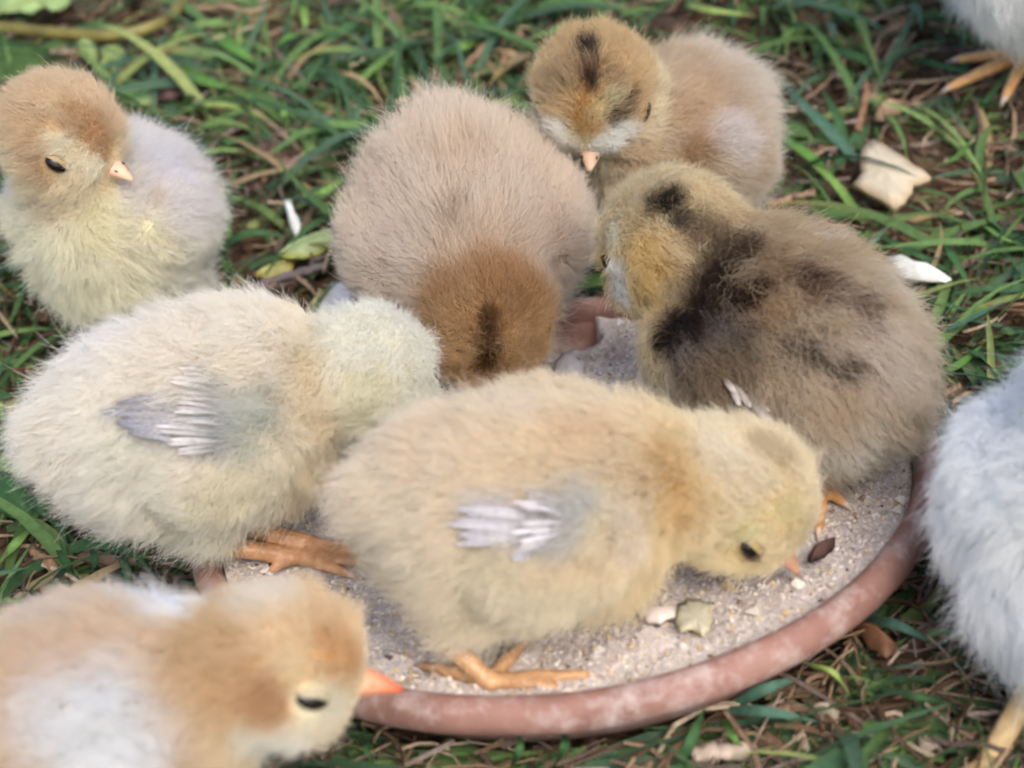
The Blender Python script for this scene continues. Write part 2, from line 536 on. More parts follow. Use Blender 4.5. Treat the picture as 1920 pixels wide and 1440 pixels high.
def build_chick(label, group, B, bdir, brad, Hd, hdir, legs, plane, colors, s=1., blobs=(), feathers=(), wing=1.,
                fur=(5.5, 3.2), nstr=60000, hrad=11.5, beakc=(222, 172, 152), tipc=(226, 190, 150), seed=1, neck_r=11., eyes=True, toec=None, beak_len=1., eye_up=.22):
    """all lengths in mm; B, Hd = world positions of body and head centre (mm)"""
    r_ = np.random.default_rng(seed)
    Bc = np.asarray(B, float); Hc = np.asarray(Hd, float)
    bd = ydir(*bdir); hd = ydir(*hdir)
    R = frame_from(bd); RH = frame_from(hd)
    brad = (brad[0] - 1.2, brad[1] - 1.2, brad[2] - 1.2)
    hrad = hrad - .7
    fur = (fur[0] * 1.38, fur[1] * 1.3)
    nstr = int(nstr * 1.45)
    L_, W_, H_ = brad
    upb = R[2]; sid = R[1]
    prims = [ell(Bc, R, brad, 6, 'body'),
             ell(Bc + bd * L_ * .42 - upb * 1.5, R, (L_ * .62, W_ * .93, H_ * .93), 6, 'body'),
             ell(Bc - bd * L_ * .5 + upb * 1.0, R, (L_ * .62, W_ * .9, H_ * .86), 6, 'body'),
             cap(Bc - bd * L_ * .8 + upb * 3, Bc - bd * (L_ + 4) + upb * 5, 7 * s, 3.5 * s, 7, 'body')]
    nb = Bc + bd * L_ * .62 + upb * H_ * .25
    prims.append(cap(nb, Hc - hd * 2.5, neck_r * s * .98, neck_r * s * .8, 4.5, 'neck'))
    hr = hrad * s
    prims.append(ell(Hc, RH, (hr * 1.08, hr * .97, hr * .98), 5, 'head'))
    prims.append(ell(Hc + hd * hr * .5 - RH[2] * hr * .25, RH, (hr * .66, hr * .66, hr * .6), 4, 'head'))
    for sg in (-1, 1):
        prims.append(ell(Hc + RH[1] * sg * hr * .5 - RH[2] * hr * .34 + hd * hr * .12, RH, (hr * .55, hr * .5, hr * .5), 3, 'head'))
    if wing:
        for sg in (-1, 1):
            wd = nrm(-bd * 1.0 - upb * .28 + sid * sg * .05)
            RW = frame_from(wd, sid * sg)
            prims.append(ell(Bc + sid * sg * W_ * 1.0 + bd * L_ * .14 + upb * H_ * .14, RW, (15 * s * wing, 10 * s * wing, 6.4 * s), .6, 'wing'))
    # thighs, shanks, toes: same skin, one continuous surface
    clawsets = []
    for i, lg in enumerate(legs):
        hock, foot, tips = lg
        sg = 1 if i == 0 else -1
        hip = Bc - bd * L_ * .12 - upb * H_ * .45 + sid * sg * W_ * .5
        prims.append(cap(hip, hip * .35 + hock * .65, 8.5 * s, 4.2 * s, 5, 'body'))
        prims.append(cap(hip * .35 + hock * .65, hock, 3.4 * s, 2.5 * s, 2, 'leg'))
        ft = foot + np.array([0, 0, 1.9 * s])
        prims.append(cap(hock, ft, 2.15 * s, 1.85 * s, 1.0, 'leg'))
        for t in tips:
            t = np.asarray(t, float)
            d = t - foot
            mid = foot + d * .5 + np.array([0, 0, 2.1 * s]); tip = t + np.array([0, 0, 1.25 * s])
            prims.append(cap(ft, mid, 1.5 * s, 1.3 * s, .6, 'leg'))
            prims.append(cap(mid, tip, 1.35 * s, .95 * s, .6, 'leg'))
            clawsets.append((tip, nrm(tip - mid)))
    V, Q = surface_nets(prims, 1.0)
    furk = ('body', 'neck', 'head', 'wing')
    for _ in range(2):
        V = V - grad(prims, V) * np.clip(field(prims, V), -.5, .5)[:, None]
    N = grad(prims, V)
    dleg = field(prims, V, ('leg',)); dfur = field(prims, V, furk)
    legm = sstep(.0, .5, dfur - dleg)
    # --- pigment
    Vh = V + N * (2.2 * (1 - legm))[:, None]
    def hit(px, py, lift=0.):
        d = nrm(pdir(px, py)); o = CP * 1000
        q = Vh - o; t = q @ d
        perp = np.linalg.norm(q - t[:, None] * d, axis=1)
        ok = (perp < 1.6) & ((N @ d) < .1)
        if not ok.any():
            i = np.argmin(perp + t * .02)
        else:
            i = np.where(ok)[0][np.argmin(t[ok])]
        return V[i] + N[i] * lift, N[i]
    bl = []
    for b in sorted(blobs, key=lambda b_: -b_[1]):
        (px, py), rad, c, stg = b[:4]
        p, _n = hit(px, py, 1.6)
        ax = None
        if len(b) > 4:                      # elongated: second end point
            p2, _ = hit(*b[4], 1.6); ax = p2
        bl.append((p, ax, rad, lin(c), stg))
    C = {k: lin(v) for k, v in colors.items()}
    def headw(P):
        dh = field(prims, P, ('head',)); db = field(prims, P, ('body', 'wing')); 
        return 1 / (1 + np.exp((dh - db) / 2.2))
    def pigment(P, Nn):
        u = ((P - Bc) @ upb) / H_
        u = u + (vnoise(P, .12, seed) - .5) * .5
        c = C['belly'] + (C['back'] - C['belly']) * sstep(-.45, .55, u)[:, None]
        if 'rump' in C:
            t = sstep(.1, 1.0, -((P - Bc) @ bd) / L_)[:, None]
            c = c + (C['rump'] - c) * t * .8
        if 'breast' in C:
            t = sstep(.3, .95, ((P - Bc) @ bd) / L_ - .25 * u)[:, None]
            c = c + (C['breast'] - c) * t
        hw = headw(P)[:, None]
        fu = ((P - Hc) @ RH[2]) / hr + .35 * (-((P - Hc) @ hd) / hr)
        hc = C['face'] + (C['crown'] - C['face']) * sstep(-.35, .55, fu + (vnoise(P, .2, seed + 3) - .5) * .4)[:, None]
        c = c + (hc - c) * hw
        m = vnoise(P, .22, seed + 5) * .6 + vnoise(P, .55, seed + 6) * .4
        c = c * (.84 + .32 * m)[:, None]
        wob = (vnoise(P, .35, seed + 9) - .5) * 2.2
        for p, ax, rad, cc, stg in bl:
            if ax is None: d = np.linalg.norm(P - p, axis=1)
            else:
                ba = ax - p; t = np.clip(((P - p) @ ba) / (ba @ ba), 0, 1)
                d = np.linalg.norm(P - p - t[:, None] * ba, axis=1)
            w = stg * (1 - sstep(.45, 1.25, (d + wob) / rad))
            c = c + (cc - c) * w[:, None]
        return c, hw[:, 0]
    base = Vector((float(Bc[0]) / 1000, float(Bc[1]) / 1000, float(min([l[1][2] for l in legs] + [Bc[2] - 30])) / 1000)) if legs else Vector(Bc / 1000)
    root = empty("chick", base)
    tag(root, label, "chick", group)
    cv_, _hw = pigment(V, N)
    lc = (lin(toec) if toec is not None else ORANGE) * (.7 + .45 * vnoise(V, .6, seed))[:, None]
    cv_ = np.clip(cv_, 0, 1) * .8 * (1 - legm)[:, None] + lc * legm[:, None]
    mesh_obj("body", V / 1000, Q, M['skin'], root, cols=cv_, extra={'leg': legm})
    # --- eyes and beak
    bk0 = Hc + hd * (hr * 1.08 + .6) - RH[2] * hr * .24
    eyep = []
    for sg in (-1, 1):
        e0 = Hc + hd * hr * .56 + RH[1] * sg * hr * 1.3 + RH[2] * hr * eye_up
        for _ in range(6):
            g = grad(prims, e0[None], furk)[0]
            e0 = e0 - g * (field(prims, e0[None], furk)[0] - .35)
        g = grad(prims, e0[None], furk)[0]
        eyep.append((e0, g))
    def ball(c, Rm, rad, nu=12, nv=8):
        Vv = []; Ff = []
        for j in range(nv + 1):
            t = math.pi * j / nv
            for i in range(nu):
                a = 2 * math.pi * i / nu
                Vv.append(c + (np.array([math.sin(t) * math.cos(a), math.sin(t) * math.sin(a), math.cos(t)]) * rad) @ Rm)
        for j in range(nv):
            for i in range(nu):
                Ff.append((j * nu + i, (j + 1) * nu + i, (j + 1) * nu + (i + 1) % nu, j * nu + (i + 1) % nu))
        return np.array(Vv), Ff
    if eyes:
        for e0, g in eyep:
            Rm = frame_from(nrm(hd - g * (hd @ g)), g)       # x along head, z outward
            up_s = 1. if Rm[1] @ RH[2] > 0 else -1.
            cs, sn = math.cos(.3), math.sin(.3) * up_s                  # slants down towards the beak
            Rm = np.stack([Rm[0] * cs - Rm[1] * sn, Rm[1] * cs + Rm[0] * sn, Rm[2]])
            Vv, Ff = ball(e0 + g * .25, Rm, np.array([2.9, 1.75, 1.5]) * s)
            eo = mesh_obj("eye", Vv / 1000, Ff, M['eye'], root)
            rd = np.array([3.05, 1.9, 1.56]) * s
            Vl, Fl = ball(np.zeros(3), np.eye(3), rd, 14, 10)
            Vl[:, 1] = np.maximum(Vl[:, 1] * up_s, .7 * rd[1] * (1 - .7 * (Vl[:, 0] / rd[0]) ** 2)) * up_s
            mesh_obj("eyelid", (e0 + g * .25 + Vl @ Rm) / 1000, Fl, M['skin'], eo, cols=np.tile(pigment(e0[None] + g * 2, g[None])[0] * .55, (len(Vl), 1)), extra={'leg': np.zeros(len(Vl))})
    def beak(upper):
        n, m = 9, 12
        Vv = []; Ff = []; Cc = []
        Lb = (7.6 if upper else 6.2) * s * beak_len
        for i in range(n):
            t = i / (n - 1)
            w = 3.2 * s * (1 - t ** 1.9 * .86); h = (2.6 if upper else 1.35) * s * (1 - t ** 2.0 * .82)
            cc = bk0 - hd * 3.0 * s + hd * (Lb + 3 * s) * t - RH[2] * ((.9 * t ** 2.5 * s + .0) if upper else .5 * s - .2 * t * s)
            for j in range(m):
                a = 2 * math.pi * j / m
                y = math.cos(a) * w; z = math.sin(a)
                z = z * h if (z > 0) == upper else z * h * .22
                Vv.append(cc + RH[1] * y + RH[2] * (z if upper else z - .1 * s))
                Cc.append(lin(beakc) * (1 - t) + lin(tipc) * t)
        for i in range(n - 1):
            for j in range(m):
                Ff.append((i * m + j, i * m + (j + 1) % m, (i + 1) * m + (j + 1) % m, (i + 1) * m + j))
        Ff.append(tuple(range(m))[::-1]); Ff.append(tuple((n - 1) * m + j for j in range(m)))
        ob = mesh_obj("upper_beak" if upper else "lower_beak", np.array(Vv) / 1000, Ff, M['beak'], root, cols=np.array(Cc))
        if upper:
            for sg in (-1, 1):
                c0 = bk0 + hd * 2.0 * s + RH[1] * sg * 1.75 * s + RH[2] * 1.15 * s
                Vn, Fn = ball(c0, RH, np.array([.55, .22, .2]) * s, 8, 5)
                mesh_obj("nostril", Vn / 1000, Fn, M['eye'], ob)
    beak(True); beak(False)
    for tip, d in clawsets:
        Rm = frame_from(d); Vv = []; Ff = []
        for j in range(6):
            a = 2 * math.pi * j / 6
            Vv.append(tip + d * .6 * s + (Rm[1] * math.cos(a) + Rm[2] * math.sin(a)) * .72 * s)
        Vv.append(tip + d * 3.6 * s - np.array([0, 0, .5 * s]))
        Ff = [(j, (j + 1) % 6, 6) for j in range(6)]
        mesh_obj("claw", np.array(Vv) / 1000, Ff, M['beak'], root, cols=np.tile(lin((205, 180, 160)), (7, 1)))
    # --- down: one strand per root, combed backwards, tufted
    T = np.concatenate([Q[:, [0, 1, 2]], Q[:, [0, 2, 3]]])
    ar = np.linalg.norm(np.cross(V[T[:, 1]] - V[T[:, 0]], V[T[:, 2]] - V[T[:, 0]]), axis=1)
    ok = 1 - legm[T].mean(1)
    wgt = ar * ok
    ns = nstr if not PREVIEW else 4000
    ti = r_.choice(len(T), ns, p=wgt / wgt.sum())
    b1, b2 = r_.random(ns), r_.random(ns)
    sw = b1 + b2 > 1; b1[sw], b2[sw] = 1 - b1[sw], 1 - b2[sw]
    tt = T[ti]
    P = V[tt[:, 0]] * (1 - b1 - b2)[:, None] + V[tt[:, 1]] * b1[:, None] + V[tt[:, 2]] * b2[:, None]
    Nn = nrm(N[tt[:, 0]] * (1 - b1 - b2)[:, None] + N[tt[:, 1]] * b1[:, None] + N[tt[:, 2]] * b2[:, None])
    hw = headw(P)
    flow = -bd * (1 - hw)[:, None] - hd * hw[:, None] * .9 + np.array([0, 0, -.35])
    tang = nrm(flow - Nn * (flow * Nn).sum(1)[:, None])
    tuft = np.stack([vnoise(P, .38, seed + 20 + i) - .5 for i in range(3)], 1)
    tuft2 = np.stack([vnoise(P, .9, seed + 30 + i) - .5 for i in range(3)], 1)
    ln = (fur[0] * (1 - hw) + fur[1] * hw) * s * r_.uniform(.55, 1.2, ns) * (.7 + .6 * vnoise(P, .3, seed + 40)) * np.where(r_.random(ns) < .06, 1.35, 1.)
    if wing:
        ww = 1 / (1 + np.exp((field(prims, P, ('wing',)) - field(prims, P, ('body', 'neck'))) / .8))
        ln = ln * (1 - .4 * ww)
    # short round the eyes and at the beak
    for e0, g in eyep:
        d = np.linalg.norm(P - e0, axis=1)
        ln = ln * (.05 + .95 * sstep(2.4 * s, 4.8 * s, d))
    d = np.linalg.norm(P - bk0, axis=1)
    ln = ln * (.08 + .92 * sstep(3.2 * s, 8.5 * s, d))
    lay = .5
    d0 = nrm(Nn * .85 + tang * lay + tuft * .7 + tuft2 * .35 + r_.normal(0, .24, (ns, 3)))
    d1 = nrm(Nn * .38 + tang * (lay + .45) + tuft * 1.1 + tuft2 * .5 + r_.normal(0, .42, (ns, 3)))
    pts = np.empty((ns, 3, 3))
    pts[:, 0] = P - Nn * .5
    pts[:, 1] = P + d0 * (ln * .5)[:, None]
    pts[:, 2] = pts[:, 1] + d1 * (ln * .5)[:, None]
    c, _h = pigment(pts[:, 2] - Nn * (ln * .25)[:, None], Nn)
    c = c * r_.uniform(.86, 1.12, (ns, 1))
    hc = bpy.data.hair_curves.new("down")
    hc.add_curves([3] * ns)
    org = np.array(base)
    hc.attributes['position'].data.foreach_set('vector', (pts.reshape(-1, 3) / 1000 - org).astype(np.float32).ravel())
    rad = np.tile(np.array([.052, .042, .010]) / 1000 * (2.5 if PREVIEW else 1), ns)
    ra = hc.attributes.get('radius') or hc.attributes.new('radius', 'FLOAT', 'POINT')
    ra.data.foreach_set('value', rad.astype(np.float32))
    ca = hc.attributes.new('col', 'FLOAT_COLOR', 'CURVE')
    lum_ = c.mean(1, keepdims=True)
    c = lum_ + (c - lum_) * 1.02
    c4 = np.ones((ns, 4), np.float32); c4[:, :3] = np.clip(c, 0, 1) ** (ALB + (1 - ALB) * (1 - np.clip(c, 0, 1).mean(1, keepdims=True)) ** 4) * .97
    ca.data.foreach_set('color', c4.ravel())
    hc.materials.append(M['down'])
    ho = bpy.data.objects.new("down", hc)
    COL.objects.link(ho)
    ho.parent = root
    ho["kind"] = "stuff"
    # --- pin feathers of the wing, laid over the down
    for (b0, b1_, wd, lift, ca_, cb_) in feathers:
        p0, n0 = hit(*b0, lift=lift - 3.6); p1, n1 = hit(*b1_, lift=lift + .8)
        dd = p1 - p0; nn = nrm(n0 + n1); sd = nrm(np.cross(nn, dd))
        Vv = []; Ff = []; Cc = []
        prof = [(0, .3), (.18, .6), (.45, .95), (.7, 1.), (.9, .75), (1.0, .3)]
        dd = dd * r_.uniform(.8, 1.15) + sd * r_.normal(0, .4)
        tone = r_.uniform(.72, 1.08)
        for i, (t, w) in enumerate(prof):
            cc = p0 + dd * t + nn * .9 * math.sin(math.pi * t)
            for j, sx in enumerate((-1, 0, 1)):
                Vv.append(cc + sd * sx * wd * w * .5 + nn * (.3 if sx == 0 else r_.normal(0, .08)))
                base_c = lin(ca_) * (1 - t) + lin(cb_) * t
                Cc.append(base_c * tone * (1.12 if sx == 0 else .95))
        for i in range(len(prof) - 1):
            for j in (0, 1):
                Ff.append((i * 3 + j, i * 3 + j + 1, (i + 1) * 3 + j + 1, (i + 1) * 3 + j))
        mesh_obj("wing_feather", np.array(Vv) / 1000, Ff, M['feather'], root, cols=np.array(Cc))
    return root

def PZ(px, py, z): return at_z(px, py, z / 1000) * 1000
def gplane(p): return float(ground_h(p[0] / 1000, p[1] / 1000)) * 1000
def fplane(p): return float(feed_z(np.asarray(p) / 1000)) * 1000
def px_leg(hock, foot, tips, plane, dz=0.):
    """hock = (px, py, height above the plane); foot and tips = pixels on the plane"""
    def on(px, py, h):
        z = 0.
        for _ in range(10):
            p = PZ(px, py, z + h); z = plane(p)
        return p
    return on(*hock), on(foot[0], foot[1], dz), [on(t[0], t[1], dz) for t in tips]

# ------------------------------------------------------------------ the nine chicks
FLOCK = "chicks gathered round the feed saucer"
def two_auto(B, yaw, s, plane): 
    bd = ydir(yaw)
    return [auto_leg(np.array(B, float), bd, 1, s, plane), auto_leg(np.array(B, float), bd, -1, s, plane, 4)]

# A: buff-headed chick standing in the grass behind the pale one
B = PZ(222, 415, 33)
build_chick("cream and buff chick with tan head standing upright in the grass, half-closed dark eye", FLOCK,
            B, (-112, 14), (21, 19, 20), PZ(116, 250, 66), (-24, -22), two_auto(B, -112, 1., gplane), gplane,
            dict(belly=(238, 232, 206), back=(214, 204, 196), breast=(240, 230, 186), face=(226, 200, 150), crown=(204, 168, 122)), hrad=12.6, fur=(5.5, 3.6),
            blobs=[((150, 205), 5.5, (178, 128, 80), .7, (205, 275)), ((85, 270), 4, (238, 226, 186), .85, (175, 335)), ((30, 230), 9, (196, 158, 112), .6),
                   ((40, 330), 5, (150, 112, 78), .7), ((330, 300), 9, (208, 204, 208), .9), ((60, 410), 4, (190, 160, 130), .6), ((90, 185), 8, (206, 172, 124), .6),
                   ((200, 440), 9, (230, 218, 160), .6), ((310, 500), 8, (222, 212, 168), .6), ((290, 350), 3, (186, 152, 106), .6)],
            beakc=(216, 160, 142), tipc=(222, 186, 150), beak_len=.75, seed=11, neck_r=12)

# B: tan chick leaning into the dish, seen from the front over its lowered brown head
B = PZ(868, 428, 39)
build_chick("tan chick leaning head-down into the saucer, crown brown with a dark stripe", FLOCK,
            B, (-86, -20), (24, 22, 20.5), PZ(912, 590, 33), (-84, -62), two_auto(B + np.array([0, 6, 0]), -86, 1., gplane), gplane,
            dict(belly=(196, 178, 158), back=(208, 182, 152), rump=(214, 186, 152), face=(196, 154, 104), crown=(176, 130, 80)), hrad=13.6, fur=(6.2, 4.0),
            blobs=[((905, 690), 3.2, (84, 56, 34), .9, (912, 585)), ((910, 475), 6, (158, 108, 62), .7, (1000, 520)), ((800, 520), 6, (158, 110, 64), .6),
                   ((850, 360), 5, (150, 118, 88), .7, (835, 380)), ((700, 480), 12, (202, 184, 162), .7), ((1040, 440), 11, (190, 164, 140), .7), ((730, 330), 10, (208, 184, 158), .6),
                   ((960, 300), 9, (208, 182, 156), .6), ((850, 640), 6, (206, 162, 104), .6), ((970, 650), 6, (200, 158, 104), .6), ((860, 250), 8, (198, 160, 120), .5)],
            seed=22, neck_r=13.5, nstr=76000)

# C: striped chick facing out over the others
B = PZ(1270, 265, 35)
build_chick("brown striped chick with black crown marks and pale cheeks, facing outward", FLOCK,
            B, (-142, 8), (20, 19, 20), PZ(1114, 172, 60), (-104, -36), two_auto(B, -142, 1., gplane), gplane,
            dict(belly=(178, 160, 132), back=(182, 152, 116), rump=(194, 178, 158), breast=(192, 166, 124), face=(220, 202, 156), crown=(190, 152, 98)), hrad=13, beak_len=.62, fur=(5.8, 3.4),
            blobs=[((1103, 60), 3.3, (30, 24, 26), .97), ((1100, 116), 2.4, (36, 28, 28), .95, (1102, 138)), ((1085, 100), 2.2, (96, 66, 40), .7, (1130, 104)),
                   ((1050, 110), 6, (150, 122, 86), .7, (1150, 130)), ((1105, 175), 5, (186, 134, 66), .8, (1100, 230)), ((1185, 250), 4.4, (242, 240, 226), .98, (1135, 305)),
                   ((1022, 245), 4.8, (240, 236, 218), .98, (1062, 305)), ((1160, 185), 3.5, (206, 190, 134), .8, (1130, 220)), ((1210, 160), 2.2, (52, 42, 38), .9, (1168, 222)),
                   ((1230, 200), 6, (172, 130, 84), .7), ((1320, 190), 9, (196, 154, 110), .7), ((1320, 280), 6, (148, 108, 70), .7), ((1410, 240), 9, (196, 184, 176), .8),
                   ((1010, 150), 5, (150, 128, 92), .6), ((1090, 350), 8, (190, 162, 118), .6), ((1200, 300), 8, (196, 150, 100), .6), ((1120, 40), 9, (176, 140, 84), .5)],
            beakc=(206, 158, 138), tipc=(218, 190, 160), seed=33, neck_r=13, nstr=66000)

# D: pale yellow chick with sprouting wing, its head turned away
B = PZ(372, 785, 47)
fD = []
for i in range(16):                      # flight feathers, folded to a point
    t = i / 15
    fD.append(((350 + 25 * math.sin(t * 3), 722 + 120 * t), (200 + 90 * abs(t - .4) ** 1.2 + rng.uniform(-8, 8), 756 + 52 * t), 1.2, 4.4, (196, 190, 186), (126, 126, 134)))
for i in range(20):                      # coverts with pale tips
    t = i / 19
    fD.append(((425 - 25 * abs(t - .5), 684 + 172 * t), (318 + 26 * abs(t - .5) + rng.uniform(-8, 8), 694 + 160 * t), .95, 4.6, (116, 122, 118), (214, 206, 200)))
build_chick("pale yellow chick with grey pin feathers on its wing, head turned away", FLOCK,
            B, (10, 2), (26, 20, 19.5), PZ(690, 705, 50), (68, -34),
            [px_leg((450, 985, 8), (612, 1040), [(690, 1048), (684, 1034), (682, 1058), (570, 1042)], fplane),
             px_leg((380, 1018, 9), (556, 1056), [(668, 1064), (652, 1084), (650, 1046), (510, 1078)], fplane)], fplane,
            dict(belly=(240, 232, 198), back=(242, 226, 196), rump=(242, 230, 208), breast=(236, 208, 156), face=(242, 234, 200), crown=(244, 238, 212)), hrad=12.8, fur=(5.6, 3.6),
            blobs=[((560, 690), 6, (222, 196, 148), .7, (600, 850)), ((590, 900), 7, (220, 192, 140), .7), ((420, 960), 9, (222, 208, 158), .6), ((455, 760), 7.5, (170, 174, 158), .8, (420, 800)), ((240, 780), 4.2, (158, 158, 166), .85, (330, 800)), ((360, 740), 5, (176, 174, 168), .8, (370, 830)),
                   ((300, 600), 12, (232, 214, 192), .6), ((150, 640), 12, (230, 222, 216), .6), ((660, 760), 7, (232, 222, 168), .7), ((500, 800), 9, (218, 208, 176), .5), ((230, 900), 11, (226, 224, 196), .6)],
            feathers=fD, seed=44, neck_r=12, nstr=80000, toec=(190, 144, 106))

# E: tortoiseshell chick seen from behind
B = PZ(1465, 650, 47)
fE = []
for i in range(10):
    t = i / 9
    fE.append(((1350 + 70 * t, 690 + 30 * t), (1375 + 95 * t + rng.uniform(-6, 6), 752 + 52 * t), 1.3, 3.2, (120, 106, 94), (214, 204, 196)))
for i in range(3):
    t = i / 2
    fE.append(((1440 + 15 * t, 770 + 12 * t), (1520 - 6 * t, 800 + 16 * t), 2.0, 3.0, (96, 88, 90), (176, 168, 174)))
build_chick("tortoiseshell chick with black crown patch and dark back stripes, turned away", FLOCK,
            B, (128, 6), (25.5, 21, 20.5), PZ(1258, 455, 61), (122, -34),
            [auto_leg(np.array(B), ydir(128), 1, 1., fplane), px_leg((1560, 860, 9), (1540, 930), [(1500, 905), (1535, 1000), (1480, 925), (1580, 950)], fplane)], fplane,
            dict(belly=(188, 174, 146), back=(172, 142, 104), rump=(184, 160, 128), face=(222, 186, 110), crown=(210, 180, 124)), hrad=13.5, fur=(5.8, 3.6),
            blobs=[((1258, 372), 5.0, (26, 22, 24), .98), ((1285, 400), 2.6, (44, 36, 34), .9, (1290, 415)), ((1320, 420), 4.5, (104, 84, 64), .8, (1380, 460)),
                   ((1395, 470), 6, (54, 36, 26), .97, (1300, 590)), ((1280, 600), 4.2, (40, 32, 32), .97, (1240, 640)), ((1430, 545), 4, (54, 38, 28), .95, (1350, 560)),
                   ((1370, 640), 9.5, (112, 100, 92), .95, (1300, 690)), ((1330, 740), 7, (128, 106, 78), .8, (1400, 700)), ((1500, 640), 2.6, (52, 42, 42), .95, (1530, 655)), ((1540, 665), 3.2, (66, 48, 38), .95, (1620, 720)),
                   ((1530, 520), 4, (84, 62, 52), .9, (1660, 610)), ((1480, 500), 5, (136, 100, 70), .7, (1560, 560)), ((1450, 580), 5, (168, 122, 74), .7), ((1210, 500), 6, (206, 164, 84), .8, (1200, 580)),
                   ((1145, 430), 4, (226, 216, 180), .9), ((1155, 525), 4, (232, 230, 216), .95, (1150, 560)), ((1175, 620), 6, (206, 182, 128), .8, (1210, 700)), ((1560, 600), 7, (186, 156, 116), .5),
                   ((1690, 700), 9, (190, 172, 148), .7), ((1620, 850), 9, (198, 190, 168), .8), ((1600, 800), 8, (180, 148, 112), .6), ((1700, 560), 7, (196, 182, 158), .7), ((1560, 450), 6, (190, 176, 152), .7), ((1230, 350), 7, (196, 172, 128), .6)],
            feathers=fE, seed=55, neck_r=14, nstr=80000)

# F: buff chick standing in the dish, pecking
B = PZ(985, 948, 55)
fF = []
for i in range(16):
    t = i / 15
    fF.append(((1078 - 30 * abs(t - .4), 905 + 125 * t), (980 - 12 * t + rng.uniform(-10, 10), 928 + 112 * t), .95, 4.5, (160, 160, 160), (212, 204, 202)))
for i in range(17):
    t = i / 16
    fF.append(((990, 935 + 85 * t), (846 + 70 * abs(t - .45) + rng.uniform(-10, 10), 942 + 78 * t), 1.2, 4.4, (196, 190, 188), (186, 182, 186)))
fF.append(((1010, 1035), (955, 1056), 1.8, 2.8, (150, 152, 160), (186, 186, 190)))
build_chick("buff chick standing in the saucer pecking the feed, greyish white wing feathers", FLOCK,
            B, (2, -4), (24, 17.5, 17), PZ(1398, 930, 48), (-25, -50),
            [auto_leg(np.array(B), ydir(2), 1, 1., fplane, 10), px_leg((800, 1165, 12), (920, 1292), [(1100, 1274), (985, 1212), (1040, 1298), (800, 1258)], fplane)], fplane,
            dict(belly=(234, 214, 168), back=(230, 200, 152), rump=(232, 208, 172), breast=(228, 194, 130), face=(236, 208, 144), crown=(238, 212, 158)), hrad=12.0, fur=(5.6, 3.4),
            blobs=[((1240, 850), 5, (214, 164, 88), .7, (1260, 960)), ((1340, 820), 6, (230, 212, 178), .7, (1400, 880)), ((1490, 960), 4, (222, 208, 140), .8), ((1395, 1010), 4, (224, 210, 142), .8),
                   ((1060, 800), 7, (222, 178, 128), .6), ((1180, 960), 6, (226, 206, 178), .7, (1200, 1030)), ((1060, 930), 5.5, (176, 176, 172), .8, (1000, 1020)), ((870, 985), 4.6, (214, 206, 206), .85, (950, 990)), ((1110, 960), 7, (208, 198, 160), .7), ((760, 820), 10, (224, 190, 150), .6),
                   ((1430, 800), 4, (168, 142, 104), .7, (1470, 830)), ((720, 1040), 9, (222, 208, 174), .6), ((900, 1140), 10, (222, 208, 168), .6), ((940, 760), 8, (226, 200, 172), .6), ((1290, 930), 6, (216, 176, 108), .5)],
            feathers=fF, beakc=(178, 118, 96), tipc=(196, 150, 120), seed=66, neck_r=12, nstr=80000, toec=(196, 152, 110))

# G: chick in front, in profile
B = PZ(110, 1405, 50)
build_chick("buff chick in profile at the saucer's edge, white wing tuft and orange beak tip", FLOCK,
            B, (16, -2), (28, 20, 20), PZ(548, 1240, 62), (-6, -14), two_auto(B, 16, 1., gplane), gplane,
            dict(belly=(226, 222, 206), back=(214, 178, 138), rump=(216, 188, 158), breast=(218, 184, 130), face=(230, 204, 156), crown=(222, 180, 124)), hrad=10.8, fur=(5.6, 3.4),
            blobs=[((400, 1300), 9, (192, 150, 98), .85, (370, 1200)), ((480, 1345), 6, (178, 128, 78), .85), ((640, 1190), 5, (204, 150, 88), .7, (670, 1240)), ((250, 1115), 6.5, (232, 236, 240), .97, (300, 1130)),
                   ((130, 1330), 12, (232, 232, 230), .95, (180, 1420)), ((60, 1140), 11, (218, 196, 174), .6), ((60, 1220), 10, (206, 168, 130), .6), ((470, 1090), 7, (232, 216, 190), .8), ((560, 1280), 4, (226, 202, 150), .7),
                   ((500, 1420), 8, (230, 226, 208), .8), ((600, 1350), 5, (232, 228, 200), .8), ((340, 1170), 8, (200, 160, 106), .6), ((545, 1180), 7, (230, 200, 150), .6)],
            beakc=(224, 178, 140), tipc=(204, 92, 52), seed=77, eye_up=.38, neck_r=12.5, nstr=70000, beak_len=.95)

# H: white chick at the right
B = PZ(2070, 990, 48)
legH = px_leg((1935, 1290, 13), (1845, 1450), [(1740, 1500), (1780, 1540), (1850, 1560), (1900, 1400)], gplane)
build_chick("larger white chick standing in the grass beside the saucer's rim", FLOCK,
            B, (70, 12), (25, 21, 22), PZ(2170, 700, 80), (40, -10), [auto_leg(np.array(B), ydir(70), 1, 1.15, gplane), legH], gplane,
            dict(belly=(250, 252, 250), back=(250, 252, 252), face=(230, 232, 220), crown=(226, 230, 226)), hrad=12.5, s=1.12, fur=(6, 3.6),
            blobs=[((1900, 1050), 10, (228, 228, 216), .6), ((1850, 780), 9, (226, 232, 238), .6)], seed=88, neck_r=13, nstr=70000, toec=(206, 176, 128))

